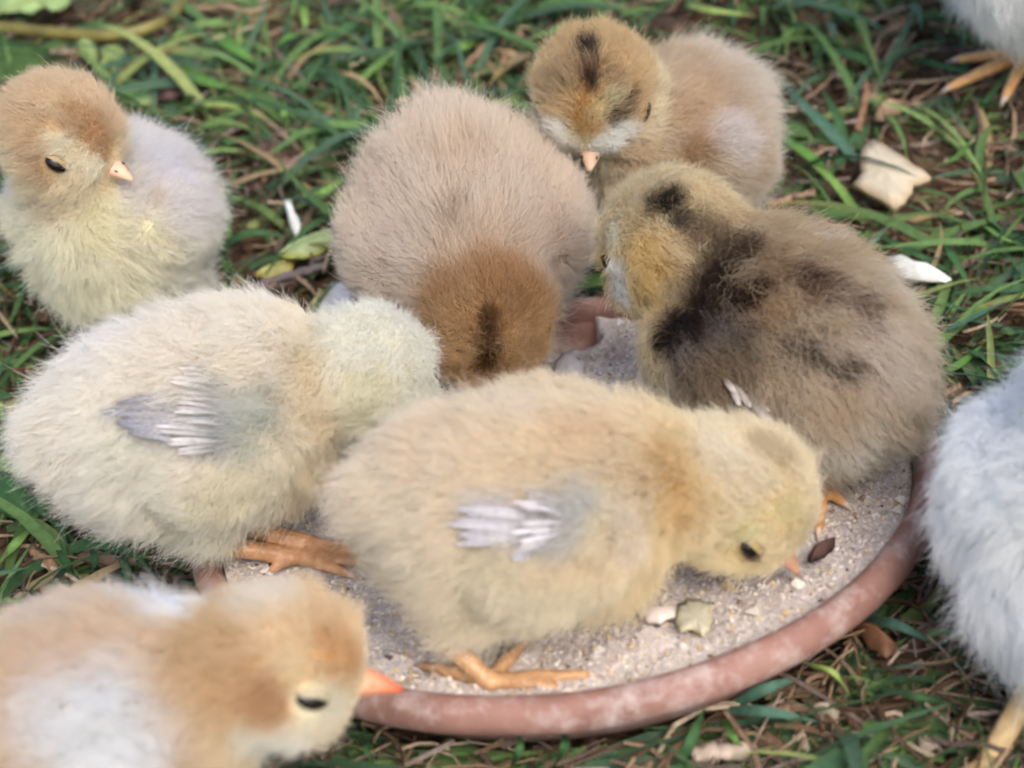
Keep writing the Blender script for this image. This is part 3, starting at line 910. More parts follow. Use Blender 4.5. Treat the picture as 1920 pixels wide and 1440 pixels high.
# I: white chick behind on the right
B = PZ(2050, -140, 52)
legI = px_leg((1935, 90, 12), (1925, 118), [(1782, 172), (1884, 190), (1800, 120), (2000, 110)], gplane, 7.)
build_chick("larger white chick on orange feet out in the grass behind", FLOCK,
            B, (186, 6), (36, 27, 28), PZ(1880, -330, 92), (190, -5), [legI, px_leg((2080, 90, 12), (2060, 130), [(1950, 190), (2010, 210), (1960, 140), (2130, 120)], gplane)], gplane,
            dict(belly=(252, 252, 246), back=(252, 252, 248), face=(236, 232, 210), crown=(236, 232, 215)), hrad=13, s=1.3, fur=(5.6, 3.4), seed=99, neck_r=13, nstr=60000, toec=(226, 172, 112))
# ------------------------------------------------------------------ lawn: blades, litter, crumbs (uncountable)
CH_XY = np.array([np.array(o.location)[:2] for o in bpy.data.objects if o.name.startswith("chick") and o.type == 'EMPTY'])
CLEAR = [(on_ground(px, py)[:2], r_) for px, py, r_ in ((1665, 345, .023), (1715, 515, .012), (555, 435, .008), (630, 555, .010), (495, 565, .008), (585, 470, .012), (515, 508, .007), (215, 112, .008),
         (165, 100, .006), (245, 180, .008), (60, 0, .02), (30, 115, .014), (1850, 165, .014), (1800, 190, .012), (1880, 200, .010), (20, 930, .008), (1880, 1400, .014), (1900, 1340, .012), (1860, 130, .016), (1910, 120, .014), (0, 60, .009), (60, 62, .009), (120, 68, .009), (180, 72, .009), (240, 70, .009), (290, 56, .009), (330, 36, .009), (350, 8, .009), (30, 66, .01), (90, 70, .01), (150, 76, .01), (210, 78, .01), (265, 70, .01), (310, 52, .01))]
def cleared(x, y):
    k = np.zeros(len(x), bool)
    for c_, r_ in CLEAR: k |= np.hypot(x - c_[0], y - c_[1]) < r_
    return k
def dish_r(P): return np.hypot((P[:, 0] - DC[0]), (P[:, 1] - DC[1]) / .985)
def blades(N, x0, x1, y0, y1, seed, scale=1., patchy=True, low=False):
    r = np.random.default_rng(seed)
    nt_ = N // 5
    tx, ty = r.uniform(x0, x1, nt_), r.uniform(y0, y1, nt_)
    tyaw = r.uniform(0, 2 * np.pi, nt_)
    k = r.integers(0, nt_, N)
    x = tx[k] + r.normal(0, .006 * scale, N); y = ty[k] + r.normal(0, .006 * scale, N)
    P = np.stack([x, y, 0 * x], 1)
    if patchy:
        n = vnoise(P, 18, 41) * .6 + vnoise(P, 50, 42) * .4
        q = proj(P + np.array([0, 0, .002]))
        bare = np.zeros(N)
        for (px, py, rad, a) in ((440, 330, 170, .30), (560, 500, 130, .32), (1000, 1420, 420, .16), (1620, 1400, 260, .14), (200, 1060, 230, .18), (30, 600, 120, .2),
                                 (900, 170, 110, .25), (1320, 60, 90, .1), (1700, 400, 60, .2), (600, 90, 260, -.12), (1600, 120, 260, -.12), (1750, 600, 220, -.14)):
            bare += a * np.exp(-((q[:, 0] - px) ** 2 + (q[:, 1] - py) ** 2) / (2 * (rad * .6) ** 2))
        keep = (n - bare) > .385 + r.uniform(-.1, .14, N)
    else: keep = np.ones(N, bool)
    rin = .070 if low else .079
    keep &= dish_r(P) > rin
    if low: keep &= dish_r(P) < .10
    keep &= ~cleared(x, y - .004) | (r.random(N) < .12)
    d2 = np.sqrt(((P[:, None, :2] - CH_XY[None]) ** 2).sum(2)).min(1)
    keep &= (d2 > .020) | (r.random(N) < .12)
    x, y, k, d2 = x[keep], y[keep], k[keep], d2[keep]
    N = len(x)
    yaw = tyaw[k] + r.normal(0, .9, N)
    L = r.gamma(5, .0046, N) * scale + .007
    L = np.where(d2 < .03, L * .6, L)
    wd = r.uniform(.0010, .0028, N) * scale * (.6 + L / .05)
    th0 = np.radians(r.uniform(8, 62, N)); th0 = np.where(d2 < .034, th0 * .35, th0)
    if low: th0 = th0 * .4; L = L * .8
    kap = th0 + np.radians(r.uniform(-5, 45, N))
    S = 7
    t = np.linspace(0, 1, S)
    th = th0[:, None] - kap[:, None] * t[None] ** 1.2
    yw = yaw[:, None] + (r.normal(0, .45, N))[:, None] * t[None] ** 2
    ds = L[:, None] / (S - 1)
    cx = np.cumsum(np.cos(th) * np.cos(yw) * ds, 1); cy = np.cumsum(np.cos(th) * np.sin(yw) * ds, 1); cz = np.cumsum(np.sin(th) * ds, 1)
    cen = np.stack([x[:, None] + cx - cx[:, :1], y[:, None] + cy - cy[:, :1], cz - cz[:, :1]], 2)
    gh = ground_h(cen[..., 0], cen[..., 1])
    cen[..., 2] = np.maximum(cen[..., 2], .0012) + gh - .001
    rin = .070 if low else .0815
    tipin = dish_r(cen[:, -1]) < rin
    midin = dish_r(cen[:, 3]) < rin
    ok = ~(tipin | midin)
    cen, yw, th, wd, L, k = cen[ok], yw[ok], th[ok], wd[ok], L[ok], k[ok]
    N = len(cen)
    roll = r.normal(0, .55, N)
    sx = np.stack([-np.sin(yw) * np.cos(roll)[:, None], np.cos(yw) * np.cos(roll)[:, None], np.sin(roll)[:, None] * np.ones(S)], 2)
    upv = np.stack([-np.sin(th) * np.cos(yw), -np.sin(th) * np.sin(yw), np.cos(th)], 2)
    wp = (np.minimum(1, .55 + t * 1.6) * (1 - t ** 2.6) + .02)
    hw = wd[:, None] * wp[None] * .5
    Vt = np.stack([cen - sx * hw[..., None] + upv * (hw * .35)[..., None], cen, cen + sx * hw[..., None] + upv * (hw * .35)[..., None]], 2)   # N,S,3,3
    pal = lin([(80, 110, 66), (98, 128, 74), (70, 100, 68), (80, 108, 84), (116, 142, 84), (150, 160, 98), (164, 140, 104), (128, 108, 84)])
    ci = r.choice(len(pal), N, p=[.25, .2, .19, .16, .09, .04, .04, .03])
    c = pal[ci] * r.uniform(.75, 1.2, (N, 1))
    tipc = lin((150, 140, 84))
    cc = c[:, None, None, :] * np.ones((N, S, 3, 1))
    cc = cc * np.where(np.arange(3) == 1, 1.14, 1.0)[None, None, :, None]
    yel = (r.random(N) < .12)[:, None, None, None] * (t ** 3)[None, :, None, None]
    cc = cc + (tipc - cc) * yel
    cc = cc + (lin((150, 160, 110)) - cc) * (.45 * (1 - np.minimum(1, t * 4)))[None, :, None, None]
    b = np.arange(S * 3).reshape(S, 3)
    f = np.concatenate([np.stack([b[:-1, j], b[:-1, j + 1], b[1:, j + 1], b[1:, j]], -1).reshape(-1, 4) for j in (0, 1)])
    F = (f[None] + (np.arange(N) * S * 3)[:, None, None]).reshape(-1, 4)
    return Vt.reshape(-1, 3), F, cc.reshape(-1, 3)
nb = 26000 if not PREVIEW else 12000
V1, F1, C1 = blades(nb, -.34, .36, .08, .80, 5)
V3, F3, C3 = blades(10000, -.11, .13, .19, .42, 8, 1., False, True)
F1 = np.concatenate([F1, F3 + len(V1)]); V1 = np.concatenate([V1, V3]); C1 = np.concatenate([C1, C3])
V2, F2, C2 = blades(6000, -1.1, 1.1, -.5, 1.6, 6, 1.25)
out = (np.abs(V2.reshape(-1, 21, 3)[:, 0, 0]) > .34) | (V2.reshape(-1, 21, 3)[:, 0, 1] > .80) | (V2.reshape(-1, 21, 3)[:, 0, 1] < .08)
ok = np.repeat(out, 21)
fo = np.repeat(out, 12)
remap = np.cumsum(ok) - 1
o = mesh_obj("lawn_grass", np.concatenate([V1, V2[ok]]), np.concatenate([F1, remap[F2[fo]] + len(V1)]), M['grass'], cols=np.concatenate([C1, C2[ok]]))
tag(o, "short coarse green lawn grass growing round the saucer", "grass", kind="stuff")

def strips(N, seed, lrange, wrange, pal, zmax, x0=-.34, x1=.36, y0=.1, y1=.78, curve=.25, inside=False):
    r = np.random.default_rng(seed)
    x, y = r.uniform(x0, x1, N), r.uniform(y0, y1, N)
    P = np.stack([x, y, 0 * x], 1)
    L = r.uniform(*lrange, N) * r.uniform(.5, 1, N); wd = r.uniform(*wrange, N)
    yaw = r.uniform(0, 2 * np.pi, N)
    S = 4; t = np.linspace(-.5, .5, S)
    bend = r.normal(0, curve, N)
    yw = yaw[:, None] + bend[:, None] * t[None] * 2
    ctr = np.stack([x[:, None] + np.cos(yw) * L[:, None] * t, y[:, None] + np.sin(yw) * L[:, None] * t, np.zeros((N, S))], 2)
    ok = (dish_r(ctr[:, 0]) > .070) & (dish_r(ctr[:, -1]) > .070) & (dish_r(ctr[:, 1]) > .070)
    ctr, yw, wd, L = ctr[ok], yw[ok], wd[ok], L[ok]
    N = len(ctr)
    z = r.uniform(0, zmax, N)[:, None] + r.normal(0, .12, N)[:, None] * t[None] * L[:, None] + (.25 - t ** 2)[None] * L[:, None] * r.uniform(0, .25, N)[:, None]
    ctr[..., 2] = np.maximum(z, 0) + ground_h(ctr[..., 0], ctr[..., 1])
    rl = r.normal(0, .6, N)
    sx = np.stack([-np.sin(yw) * np.cos(rl)[:, None], np.cos(yw) * np.cos(rl)[:, None], np.sin(rl)[:, None] * np.ones(S)], 2)
    wp = r.uniform(.6, 1.1, (N, S))
    h = (wd[:, None] * wp * .5)[..., None]
    th_ = np.array([0, 0, 1.]) * np.minimum(wd, .0012)[:, None, None] * .5
    Vt = np.stack([ctr - sx * h, ctr + th_, ctr + sx * h, ctr - th_], 2)
    b = np.arange(S * 4).reshape(S, 4)
    f = np.concatenate([np.stack([b[:-1, j], b[:-1, (j + 1) % 4], b[1:, (j + 1) % 4], b[1:, j]], -1).reshape(-1, 4) for j in range(4)])
    F = (f[None] + (np.arange(N) * S * 4)[:, None, None]).reshape(-1, 4)
    c = lin(pal)[r.integers(0, len(pal), N)] * r.uniform(.65, 1.15, (N, 1))
    return Vt.reshape(-1, 3), F, np.repeat(c, S * 4, 0)
Vf, Ff_, Cf = strips(1500, 19, (.006, .026), (.0004, .0013), [(160, 134, 108), (136, 110, 88), (112, 88, 68), (178, 158, 134), (110, 94, 84)], .006, -.13, .15, .18, .27)
Vs, Fs, Cs = strips(12000, 15, (.006, .034), (.0004, .0014), [(160, 134, 108), (138, 112, 90), (112, 86, 68), (184, 164, 138), (108, 92, 84), (142, 126, 116), (92, 70, 54)], .006)
o = mesh_obj("dry_straw", np.concatenate([Vs, Vf]), np.concatenate([Fs, Ff_ + len(Vs)]), M['litter'], cols=np.concatenate([Cs, Cf]), smooth=False)
tag(o, "dry straw and dead stems scattered among the grass", "straw", kind="stuff")
def crumbs(N, seed):
    r = np.random.default_rng(seed)
    x, y = r.uniform(-.34, .36, N), r.uniform(.1, .78, N)
    P = np.stack([x, y, 0 * x], 1)
    ok = dish_r(P) > .068
    P = P[ok]; N = len(P)
    sz = r.gamma(2, .0006, N) + .0004
    n = 6
    oct_v = np.array([[1, 0, 0], [-1, 0, 0], [0, 1, 0], [0, -1, 0], [0, 0, 1], [0, 0, -1]], float)
    oct_f = np.array([[0, 2, 4], [2, 1, 4], [1, 3, 4], [3, 0, 4], [2, 0, 5], [1, 2, 5], [3, 1, 5], [0, 3, 5]])
    v = oct_v[None] * r.uniform(.5, 1.4, (N, 6, 1)) + r.normal(0, .25, (N, 6, 3))
    v[..., 2] *= .6
    P[:, 2] = ground_h(P[:, 0], P[:, 1]) + r.uniform(-.001, .0025, N)
    pal = lin([(86, 66, 50), (110, 86, 66), (66, 52, 42), (140, 116, 94), (168, 150, 132), (96, 84, 76)])
    c = pal[r.choice(6, N, p=[.3, .25, .2, .12, .05, .08])] * r.uniform(.7, 1.2, (N, 1))
    return (P[:, None] + v * sz[:, None, None]).reshape(-1, 3), (oct_f[None] + (np.arange(N) * 6)[:, None, None]).reshape(-1, 3), np.repeat(c, 6, 0)
Vc, Fc, Cc = crumbs(17000, 16)
o = mesh_obj("soil_crumbs", Vc, Fc, M['litter'], cols=Cc, smooth=False)
tag(o, "crumbs of brown soil and bark between the grass blades", "soil", kind="stuff")

# ------------------------------------------------------------------ flat pieces with an outline: leaves, shells, chips
def plate(name, outline, mat, col, label, cat, group=None, lift=.004, thick=.0004, bow=.002, on=on_ground, edge=None, rib=None, tilt=0., parent_rib=True, seed=0):
    """outline in photo pixels laid on the lawn (or feed); real thickness, gently bowed"""
    r = np.random.default_rng(seed + 91)
    pts = np.array([on(px, py) for px, py in outline]) if on is not on_ground else np.array([on_ground(px, py, lift) - np.array([0, 0, lift]) for px, py in outline])
    # densify and roughen the rim
    q = []
    m = len(pts)
    for i in range(m):
        a, b = pts[i], pts[(i + 1) % m]
        for k in range(3):
            q.append(a + (b - a) * k / 3 + (r.normal(0, .00018, 3) if k else 0))
    q = np.array(q); n = len(q)
    c = q.mean(0)
    ext = np.abs(q - c).max()
    V = []; Cl = []
    rings = (1.0, .66, .33)
    base = lin(col)
    ec = lin(edge) if edge is not None else base
    for s_ in (1, -1):
        for f in rings:
            p = c + (q - c) * f
            h = lift + bow * (1 - f ** 2) + tilt * (p[:, 1] - c[1]) + (s_ * thick / 2)
            h = h + (vnoise(p, 260, seed + 3) - .5) * bow * .8
            V.append(np.column_stack([p[:, :2], p[:, 2] + h]))
            Cl.append(np.tile(ec * (f > .9) + base * (f <= .9), (n, 1)) * r.uniform(.88, 1.08, (n, 1)))
        V.append(np.array([[c[0], c[1], c[2] + lift + bow + s_ * thick / 2]])); Cl.append(base[None])
    V = np.concatenate(V); Cl = np.concatenate(Cl)
    F = []
    half = 3 * n + 1
    for s_ in (0, 1):
        o_ = s_ * half
        for k in range(2):
            for i in range(n):
                f = (o_ + k * n + i, o_ + k * n + (i + 1) % n, o_ + (k + 1) * n + (i + 1) % n, o_ + (k + 1) * n + i)
                F.append(f if s_ == 0 else f[::-1])
        for i in range(n):
            f = (o_ + 2 * n + i, o_ + 2 * n + (i + 1) % n, o_ + 3 * n)
            F.append(f if s_ == 0 else f[::-1])
    for i in range(n):
        F.append((i, half + i, half + (i + 1) % n, (i + 1) % n))
    if rib is None:
        ob = mesh_obj(name, V, F, mat, cols=Cl, origin=c + np.array([0, 0, lift]))
        return tag(ob, label, cat, group)
    root = empty(name, c + np.array([0, 0, 0.]))
    tag(root, label, cat, group)
    mesh_obj("blade", V, F, mat, root, cols=Cl)
    a, b = (on(*rib[0]), on(*rib[1])) if on is not on_ground else (on_ground(*rib[0], lift) - np.array([0, 0, lift]), on_ground(*rib[1], lift) - np.array([0, 0, lift]))
    pth = [a + (b - a) * t + np.array([0, 0, lift + bow * (1 - (2 * t - 1) ** 2) + .0004 + tilt * ((a + (b - a) * t)[1] - c[1])]) for t in np.linspace(0, 1, 7)]
    Vt, Ft = tube(pth, [.0005 * (1 - .6 * t) for t in np.linspace(0, 1, 7)], 6)
    mesh_obj("midrib", Vt, Ft, mat, root, cols=np.tile(np.minimum(base * 1.35, .9), (len(Vt), 1)))
    return root
def tube(path, rad, n=10):
    path = np.array(path, float); V = []; F = []
    for i, p in enumerate(path):
        d = nrm(path[min(i + 1, len(path) - 1)] - path[max(i - 1, 0)])
        Rm = frame_from(d, (0, 0, 1) if abs(d[2]) < .95 else (1, 0, 0))
        for j in range(n):
            a = 2 * math.pi * j / n
            V.append(p + (Rm[1] * math.cos(a) + Rm[2] * math.sin(a)) * rad[i])
    for i in range(len(path) - 1):
        for j in range(n):
            F.append((i * n + j, i * n + (j + 1) % n, (i + 1) * n + (j + 1) % n, (i + 1) * n + j))
    F.append(tuple(range(n))[::-1]); F.append(tuple((len(path) - 1) * n + j for j in range(n)))
    return np.array(V), F
def smooth_path(pts, n):
    pts = np.array(pts, float); m = len(pts); out_ = []
    P = np.vstack([2 * pts[0] - pts[1], pts, 2 * pts[-1] - pts[-2]])
    for u in np.linspace(0, m - 1, n):
        i = min(int(u), m - 2); t = u - i
        a, b, c, d = P[i], P[i + 1], P[i + 2], P[i + 3]
        out_.append(.5 * (2 * b + (c - a) * t + (2 * a - 5 * b + 4 * c - d) * t * t + (3 * b - 3 * c + d - a) * t ** 3))
    return np.array(out_)

pts = [on_ground(px, py, .009) for px, py in ((-260, 70), (-120, 55), (0, 52), (110, 62), (200, 66), (270, 55), (322, 28), (350, -20), (352, -80), (340, -150))]
V, F = tube(smooth_path(pts, 60), [.0019] * 60, 14)
tag(mesh_obj("garden_tube", V, F, M['hose'], origin=pts[4]), "thin olive green tube curving through the grass beyond the chicks", "tube")

plate("wood_chip", [(1612, 300), (1625, 275), (1640, 265), (1655, 274), (1700, 303), (1745, 338), (1712, 348), (1696, 382), (1676, 392), (1640, 370), (1600, 347), (1617, 328)],
      M['shell'], (200, 188, 164), "square cream wood chip with torn edges lying on the grass", "wood chip", lift=.012, thick=.0018, bow=.0008, edge=(186, 164, 132), tilt=.0, seed=1)
plate("eggshell_piece", [(1660, 488), (1675, 484), (1700, 498), (1730, 512), (1784, 521), (1775, 528), (1730, 527), (1690, 520), (1668, 506)],
      M['shell'], (238, 236, 226), "curved white eggshell fragment with a pointed end on the green grass", "eggshell", "eggshell fragments round the saucer", lift=.010, thick=.0006, bow=.003, seed=2)
plate("eggshell_piece", [(537, 404), (548, 402), (562, 418), (578, 440), (572, 450), (556, 448), (545, 428)],
      M['shell'], (228, 230, 224), "white sliver of eggshell sticking up beside the pale green leaf", "eggshell", "eggshell fragments round the saucer", lift=.006, thick=.0006, bow=.0015, tilt=.7, seed=3)
plate("eggshell_piece", [(468, 560), (488, 540), (512, 552), (530, 575), (495, 590)],
      M['shell'], (214, 210, 216), "pale lilac eggshell fragment behind the pale yellow chick's back", "eggshell", "eggshell fragments round the saucer", lift=.004, thick=.0006, bow=.003, seed=4)
plate("eggshell_piece", [(612, 545), (628, 527), (648, 530), (668, 545), (655, 575), (600, 590), (585, 572), (606, 556)],
      M['shell'], (216, 212, 216), "rounded pale eggshell fragment beside the tan leaning chick", "eggshell", "eggshell fragments round the saucer", lift=.006, thick=.0006, bow=.002, seed=5)
# leaves
LV = "broad weed leaves in the grass"
plate("weed_leaf", [(520, 478), (540, 462), (575, 448), (610, 438), (650, 428), (640, 448), (610, 470), (570, 486), (540, 486)], M['leaf'], (176, 192, 140),
      "pale green pointed leaf with a yellow edge beside the eggshell sliver", "leaf", LV, lift=.006, bow=.002, edge=(186, 186, 92), rib=((522, 480), (648, 430)), seed=6)
plate("weed_leaf", [(478, 518), (500, 500), (530, 492), (556, 486), (548, 508), (520, 516), (500, 522)], M['leaf'], (186, 182, 116),
      "yellowing small leaf lying on bare soil behind the pale yellow chick", "leaf", LV, lift=.003, bow=.0012, edge=(196, 176, 96), rib=((482, 516), (552, 490)), seed=7)
plate("weed_leaf", [(186, 92), (200, 84), (222, 86), (238, 98), (243, 118), (232, 134), (214, 138), (200, 126), (188, 114)], M['leaf'], (158, 176, 104),
      "pale round leaf with nibbled edge behind the upright chick's head", "leaf", LV, lift=.006, bow=.002, rib=((190, 126), (238, 100)), seed=8)
plate("weed_leaf", [(146, 78), (164, 74), (180, 88), (184, 112), (178, 126), (160, 106), (145, 92)], M['leaf'], (166, 184, 112),
      "light green tongue-shaped leaf below the olive tube", "leaf", LV, lift=.008, bow=.002, rib=((150, 80), (178, 120)), seed=9)
plate("weed_leaf", [(205, 158), (228, 148), (260, 150), (282, 168), (284, 192), (262, 200), (236, 190), (216, 180)], M['leaf'], (118, 152, 96),
      "flat green oval leaf with pale edge beside the upright chick's head", "leaf", LV, lift=.005, bow=.0015, edge=(160, 180, 110), rib=((212, 166), (280, 184)), seed=10)
plate("weed_leaf", [(-30, -20), (10, -40), (80, -38), (140, -20), (128, 6), (112, 18), (96, 20), (80, 14), (60, 24), (36, 22), (10, 26), (-20, 14)], M['leaf'], (160, 184, 120),
      "large pale green lobed leaf above the olive tube", "leaf", LV, lift=.012, bow=.003, rib=((-20, -10), (130, -4)), seed=11)
plate("weed_leaf", [(-30, 84), (10, 74), (56, 76), (92, 92), (96, 118), (60, 136), (30, 152), (-20, 158)], M['leaf'], (74, 100, 48),
      "large dark green leaf behind the upright chick", "leaf", LV, lift=.007, bow=.003, rib=((-20, 120), (90, 104)), seed=12)
plate("weed_leaf", [(-20, 900), (10, 882), (44, 900), (72, 944), (60, 975), (20, 972), (-16, 950)], M['leaf'], (66, 104, 58),
      "dark green oval leaf beside the pale yellow chick's belly", "leaf", LV, lift=.007, bow=.003, rib=((-10, 900), (62, 960)), seed=13)
plate("weed_leaf", [(52, 950), (76, 932), (92, 936), (84, 960), (70, 985), (56, 978)], M['leaf'], (128, 154, 120),
      "small grey-green folded leaf beneath the pale yellow chick", "leaf", LV, lift=.005, bow=.002, rib=((56, 978), (88, 938)), seed=14)
DLV = "dead brown leaves in the litter"
plate("dead_leaf", [(284, 170), (286, 140), (306, 130), (332, 150), (346, 176), (326, 190), (300, 190)], M['leaf'], (104, 78, 72), "dark purplish brown dead leaf beside the green oval leaf", "leaf", DLV, lift=.004, bow=.003, rib=((290, 180), (330, 150)), seed=15)
plate("dead_leaf", [(492, 275), (520, 258), (552, 264), (566, 290), (548, 312), (512, 316), (494, 300)], M['leaf'], (136, 106, 96), "flat brown dead leaf on bare soil behind the tan chick", "leaf", DLV, lift=.002, bow=.002, rib=((496, 300), (558, 275)), seed=16)
plate("dead_leaf", [(1488, 30), (1515, 20), (1540, 30), (1545, 52), (1515, 60), (1490, 52)], M['leaf'], (124, 84, 62), "curled rusty dead leaf among bright grass behind the striped chick", "leaf", DLV, lift=.004, bow=.004, rib=((1490, 48), (1540, 32)), seed=17)
plate("dead_leaf", [(1648, 205), (1670, 190), (1692, 196), (1690, 212), (1660, 224), (1640, 222)], M['leaf'], (178, 148, 120), "pale tan dead leaf above the cream wood chip", "leaf", DLV, lift=.006, bow=.003, rib=((1642, 220), (1690, 198)), seed=18)
plate("dead_leaf", [(1600, 1175), (1630, 1165), (1662, 1200), (1690, 1225), (1664, 1240), (1630, 1216)], M['leaf'], (146, 104, 74), "rusty brown dead leaf by the saucer's rim near the white chick", "leaf", DLV, lift=.004, bow=.003, rib=((1606, 1176), (1680, 1228)), seed=19)
plate("dead_leaf", [(1520, 1325), (1560, 1318), (1576, 1335), (1570, 1355), (1540, 1348)], M['leaf'], (186, 168, 146), "pale papery dead leaf in the litter before the saucer", "leaf", DLV, lift=.004, bow=.002, rib=((1524, 1330), (1570, 1345)), seed=20)
# pieces on the feed
def on_feed(px, py): return on_dish(px, py, .0006)
plate("feed_flake", [(1196, 1146), (1225, 1146), (1268, 1150), (1266, 1166), (1240, 1178), (1212, 1174), (1200, 1160)], M['shell'], (222, 206, 194), "pinkish white flake on the feed below the pecking chick's breast", "flake", "flakes on the feed", lift=.0012, thick=.0008, bow=.0012, on=on_feed, seed=21)
plate("feed_flake", [(1270, 1138), (1300, 1130), (1332, 1136), (1336, 1160), (1330, 1190), (1318, 1200), (1300, 1186), (1276, 1190), (1268, 1165)], M['shell'], (200, 193, 168), "translucent yellowish flake stuck on the feed near the rim", "flake", "flakes on the feed", lift=.0008, thick=.0005, bow=.0007, on=on_feed, edge=(196, 186, 150), seed=22)
plate("seed_husk", [(1514, 1058), (1520, 1042), (1540, 1030), (1566, 1020), (1560, 1038), (1540, 1054), (1522, 1064)], M['wood'], (96, 72, 64), "dark brown empty seed husk lying on the feed", "husk", lift=.0014, thick=.0012, bow=.0022, on=on_feed, edge=(78, 56, 50), seed=23)
plate("feed_flake", [(1040, 690), (1056, 672), (1076, 676), (1096, 694), (1090, 716), (1060, 722), (1042, 712)], M['shell'], (206, 196, 194), "cracked crust flake beside the scratched-out bare patch of saucer", "flake", "flakes on the feed", lift=.0015, thick=.001, bow=.001, on=on_feed, seed=24)
# sticks
SK = "dry sticks in the litter"
def stick(pp, rad, col, label, lift=.004, seed=0):
    r = np.random.default_rng(seed + 7)
    pts = [on_ground(px, py, lift + h) for px, py, h in pp]
    sp = smooth_path(pts, 14) + r.normal(0, .0002, (14, 3))
    V, F = tube(sp, rad * r.uniform(.75, 1.2, 14), 7)
    c = lin(col) * r.uniform(.75, 1.15, (len(V), 1))
    tag(mesh_obj("stick", V, F, M['wood'], cols=c, origin=pts[0]), label, "stick", SK)
stick([(858, 168, 0), (872, 128, .002), (905, 92, .005), (942, 58, .007)], .0012, (142, 112, 88), "brown dry stem rising behind the tan leaning chick", seed=1)
stick([(932, 150, 0), (950, 105, .003), (978, 60, .006)], .0011, (134, 104, 82), "short brown dry stem beside the striped chick's head", seed=2)
stick([(430, 560, 0), (500, 528, .001), (560, 512, .001), (612, 498, 0)], .0011, (124, 112, 112), "grey weathered twig lying behind the pale yellow chick", seed=3)
stick([(470, 205, 0), (510, 235, .001), (545, 262, .002), (560, 285, 0)], .0011, (150, 128, 104), "dry tan stem lying on the bare soil behind the tan chick", seed=4)
stick([(1614, 140, 0), (1624, 170, .003), (1616, 215, .001), (1606, 245, 0)], .0011, (146, 112, 86), "thin brown stick above the cream wood chip", seed=5)
stick([(1440, 385, .002), (1480, 372, .003), (1525, 360, .002)], .0009, (160, 132, 112), "pinkish dry stalk beside the striped chick's tail", seed=6)
stick([(575, 588, .0), (590, 572, .003), (602, 545, .004)], .0010, (186, 172, 124), "short straw-yellow stalk poking up beside the rounded eggshell", seed=7)
stick([(1300, 1418, 0), (1350, 1410, .001), (1408, 1406, .001)], .0016, (176, 158, 140), "pale flat stick in the litter before the saucer", seed=8)
stick([(330, 20, .002), (420, 12, .004), (470, 22, .003), (505, 8, .004)], .0009, (150, 128, 100), "thin bent dry stem beyond the end of the olive tube", seed=9)
stick([(60, 1030, 0), (95, 1060, .002), (118, 1085, 0)], .0013, (166, 130, 98), "reddish tan stick below the pale yellow chick", seed=10)
stick([(150, 1040, 0), (220, 1052, .001), (290, 1030, .002)], .0016, (156, 128, 104), "thick brown stick half under the pale yellow chick", seed=11)
stick([(1745, 760, .0), (1775, 735, .002), (1800, 722, .003)], .0008, (150, 124, 100), "thin brown twig beside the tortoiseshell chick's tail", seed=12)
# single large blades that stand out
def big_blade(pp, wpx, col, label, seed=0, bow=.006):
    a, b = on_ground(*pp[0], .003), on_ground(*pp[-1], .003)
    pts = [on_ground(px, py, .003 + bow * math.sin(math.pi * (i / (len(pp) - 1)) * .85)) for i, (px, py) in enumerate(pp)]
    sp = smooth_path(pts, 9)
    w = wpx / FPX * np.linalg.norm(sp[4] - CP)
    V = []; F = []; Cc = []
    r = np.random.default_rng(seed)
    base = lin(col)
    rl = r.normal(0, .35)
    for i in range(9):
        t = i / 8
        d = nrm(sp[min(i + 1, 8)] - sp[max(i - 1, 0)])
        s_ = nrm(np.cross((0, 0, 1), d)); n_ = np.cross(d, s_)
        s_ = s_ * math.cos(rl) + n_ * math.sin(rl); n_ = np.cross(d, s_)
        hw = w * .5 * (min(1, .6 + t * 1.4) * (1 - t ** 2.4) + .03)
        for j in (-1, 0, 1):
            V.append(sp[i] + s_ * hw * j + n_ * (abs(j) * hw * .35)); Cc.append(base * (1.15 if j == 0 else .95) * (1 - .1 * math.sin(9 * t)))
    for i in range(8):
        for j in (0, 1):
            F.append((i * 3 + j, i * 3 + j + 1, (i + 1) * 3 + j + 1, (i + 1) * 3 + j))
    tag(mesh_obj("grass_blade", V, F, M['grass'], cols=np.array(Cc), origin=a), label, "grass blade", "single broad grass blades")
LB = "broad grass blade standing out on the lawn behind the chicks"
DK, MD, LT, YG, BL = (72, 108, 66), (96, 138, 66), (126, 160, 84), (154, 174, 96), (84, 118, 98)
CN = {DK: 'dark green ', MD: 'mid green ', LT: 'light green ', YG: 'yellow-green ', BL: 'bluish green '}
for i, (pp, w, c) in enumerate([
        ([(656, 182), (690, 140), (735, 105), (778, 70)], 20, LT), ([(505, 104), (540, 72), (582, 62)], 18, MD), ([(400, 62), (440, 92), (482, 122)], 34, MD),
        ([(834, 106), (862, 88), (905, 78)], 22, LT), ([(538, 242), (533, 210), (536, 184)], 14, LT), ([(567, 250), (610, 242), (642, 222)], 16, MD), ([(340, 208), (400, 196), (460, 206), (510, 228)], 13, YG),
        ([(655, 215), (650, 250), (625, 290)], 15, BL), ([(700, 20), (640, 60), (580, 100)], 18, DK), ([(880, 10), (900, 40), (940, 55)], 24, MD), ([(560, 0), (570, 30), (572, 60)], 20, LT),
        ([(1000, 20), (960, 40), (905, 45)], 26, DK), ([(720, 60), (660, 95), (600, 130)], 14, BL), ([(330, 120), (380, 150), (450, 170)], 22, MD), ([(412, 468), (470, 438), (545, 445)], 22, DK),
        ([(412, 540), (440, 500), (500, 478), (545, 470)], 16, BL), ([(540, 350), (590, 320), (640, 310)], 24, DK), ([(560, 390), (610, 360), (650, 330)], 20, LT)]):
    big_blade(pp, w, c, CN[c] + LB, i)
LB2 = "broad grass blade standing out on the lawn beside the wood chip"
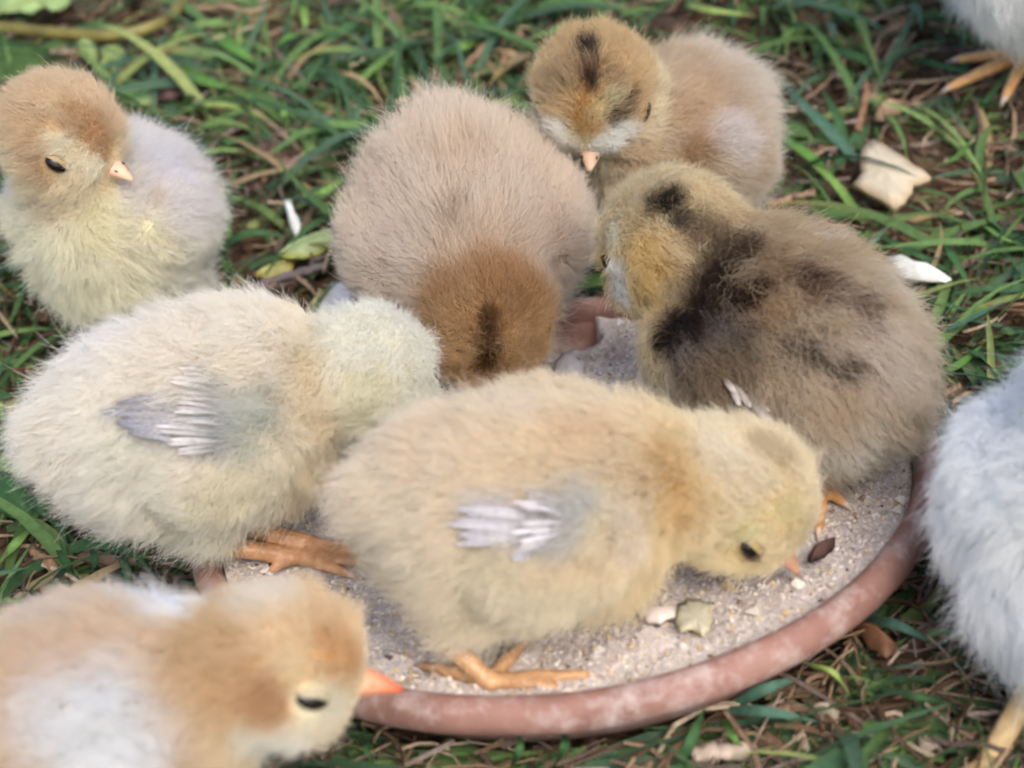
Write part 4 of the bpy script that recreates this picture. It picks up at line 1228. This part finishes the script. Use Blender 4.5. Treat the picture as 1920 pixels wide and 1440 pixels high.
for i, (pp, w, c) in enumerate([
        ([(1605, 300), (1560, 250), (1510, 200), (1452, 136)], 24, BL), ([(1590, 285), (1570, 220), (1540, 165)], 20, DK), ([(1620, 420), (1560, 340), (1492, 285)], 22, LT), ([(1560, 330), (1510, 290), (1445, 240)], 30, MD),
        ([(1450, 420), (1530, 440), (1620, 470)], 22, MD), ([(1640, 440), (1720, 480), (1800, 520)], 24, DK), ([(1690, 545), (1760, 570), (1850, 590)], 22, DK), ([(1760, 440), (1790, 490), (1830, 560)], 20, DK),
        ([(1700, 110), (1780, 130), (1860, 150)], 24, DK), ([(1530, 90), (1600, 105), (1660, 140)], 26, DK), ([(1550, 0), (1600, 40), (1640, 70)], 26, MD), ([(1730, 320), (1790, 300), (1830, 250)], 18, MD),
        ([(1740, 640), (1800, 610), (1900, 560)], 24, BL), ([(1730, 700), (1790, 690), (1850, 640)], 22, MD), ([(1840, 420), (1880, 450), (1930, 460)], 22, LT), ([(1290, 10), (1340, 22), (1420, 30)], 18, YG), ([(1790, 200), (1830, 190), (1910, 200)], 20, DK)]):
    big_blade(pp, w, c, CN[c] + LB2, 40 + i)
LB3 = "grass blade standing out in the litter before the saucer"
for i, (pp, w, c) in enumerate([
        ([(1356, 1333), (1440, 1336), (1537, 1354)], 24, BL), ([(1275, 1440), (1300, 1380), (1322, 1326)], 22, DK), ([(1373, 1325), (1440, 1290), (1503, 1270)], 24, BL), ([(1557, 1274), (1600, 1272), (1660, 1286)], 22, LT),
        ([(1625, 1264), (1690, 1252), (1768, 1246)], 22, BL), ([(1612, 1164), (1680, 1172), (1745, 1205)], 24, BL), ([(1719, 1436), (1780, 1412), (1836, 1404)], 26, DK), ([(1360, 1350), (1372, 1380), (1398, 1404)], 16, MD),
        ([(1590, 1300), (1560, 1260), (1500, 1240)], 14, YG), ([(1650, 1290), (1720, 1310), (1790, 1322)], 24, DK), ([(960, 1440), (975, 1400), (968, 1372)], 18, DK), ([(1040, 1440), (1060, 1400), (1055, 1368)], 22, DK), ([(700, 1440), (690, 1400), (715, 1360)], 22, DK),
        ([(0, 1056), (30, 1020), (64, 986)], 20, LT), ([(150, 1092), (122, 1055), (102, 1018)], 22, DK), ([(172, 1085), (178, 1050), (164, 1014)], 18, DK), ([(255, 1075), (270, 1045), (295, 1015)], 18, MD), ([(320, 1085), (340, 1062), (372, 1042)], 10, LT)]):
    big_blade(pp, w, c, CN[c] + LB3, 80 + i)
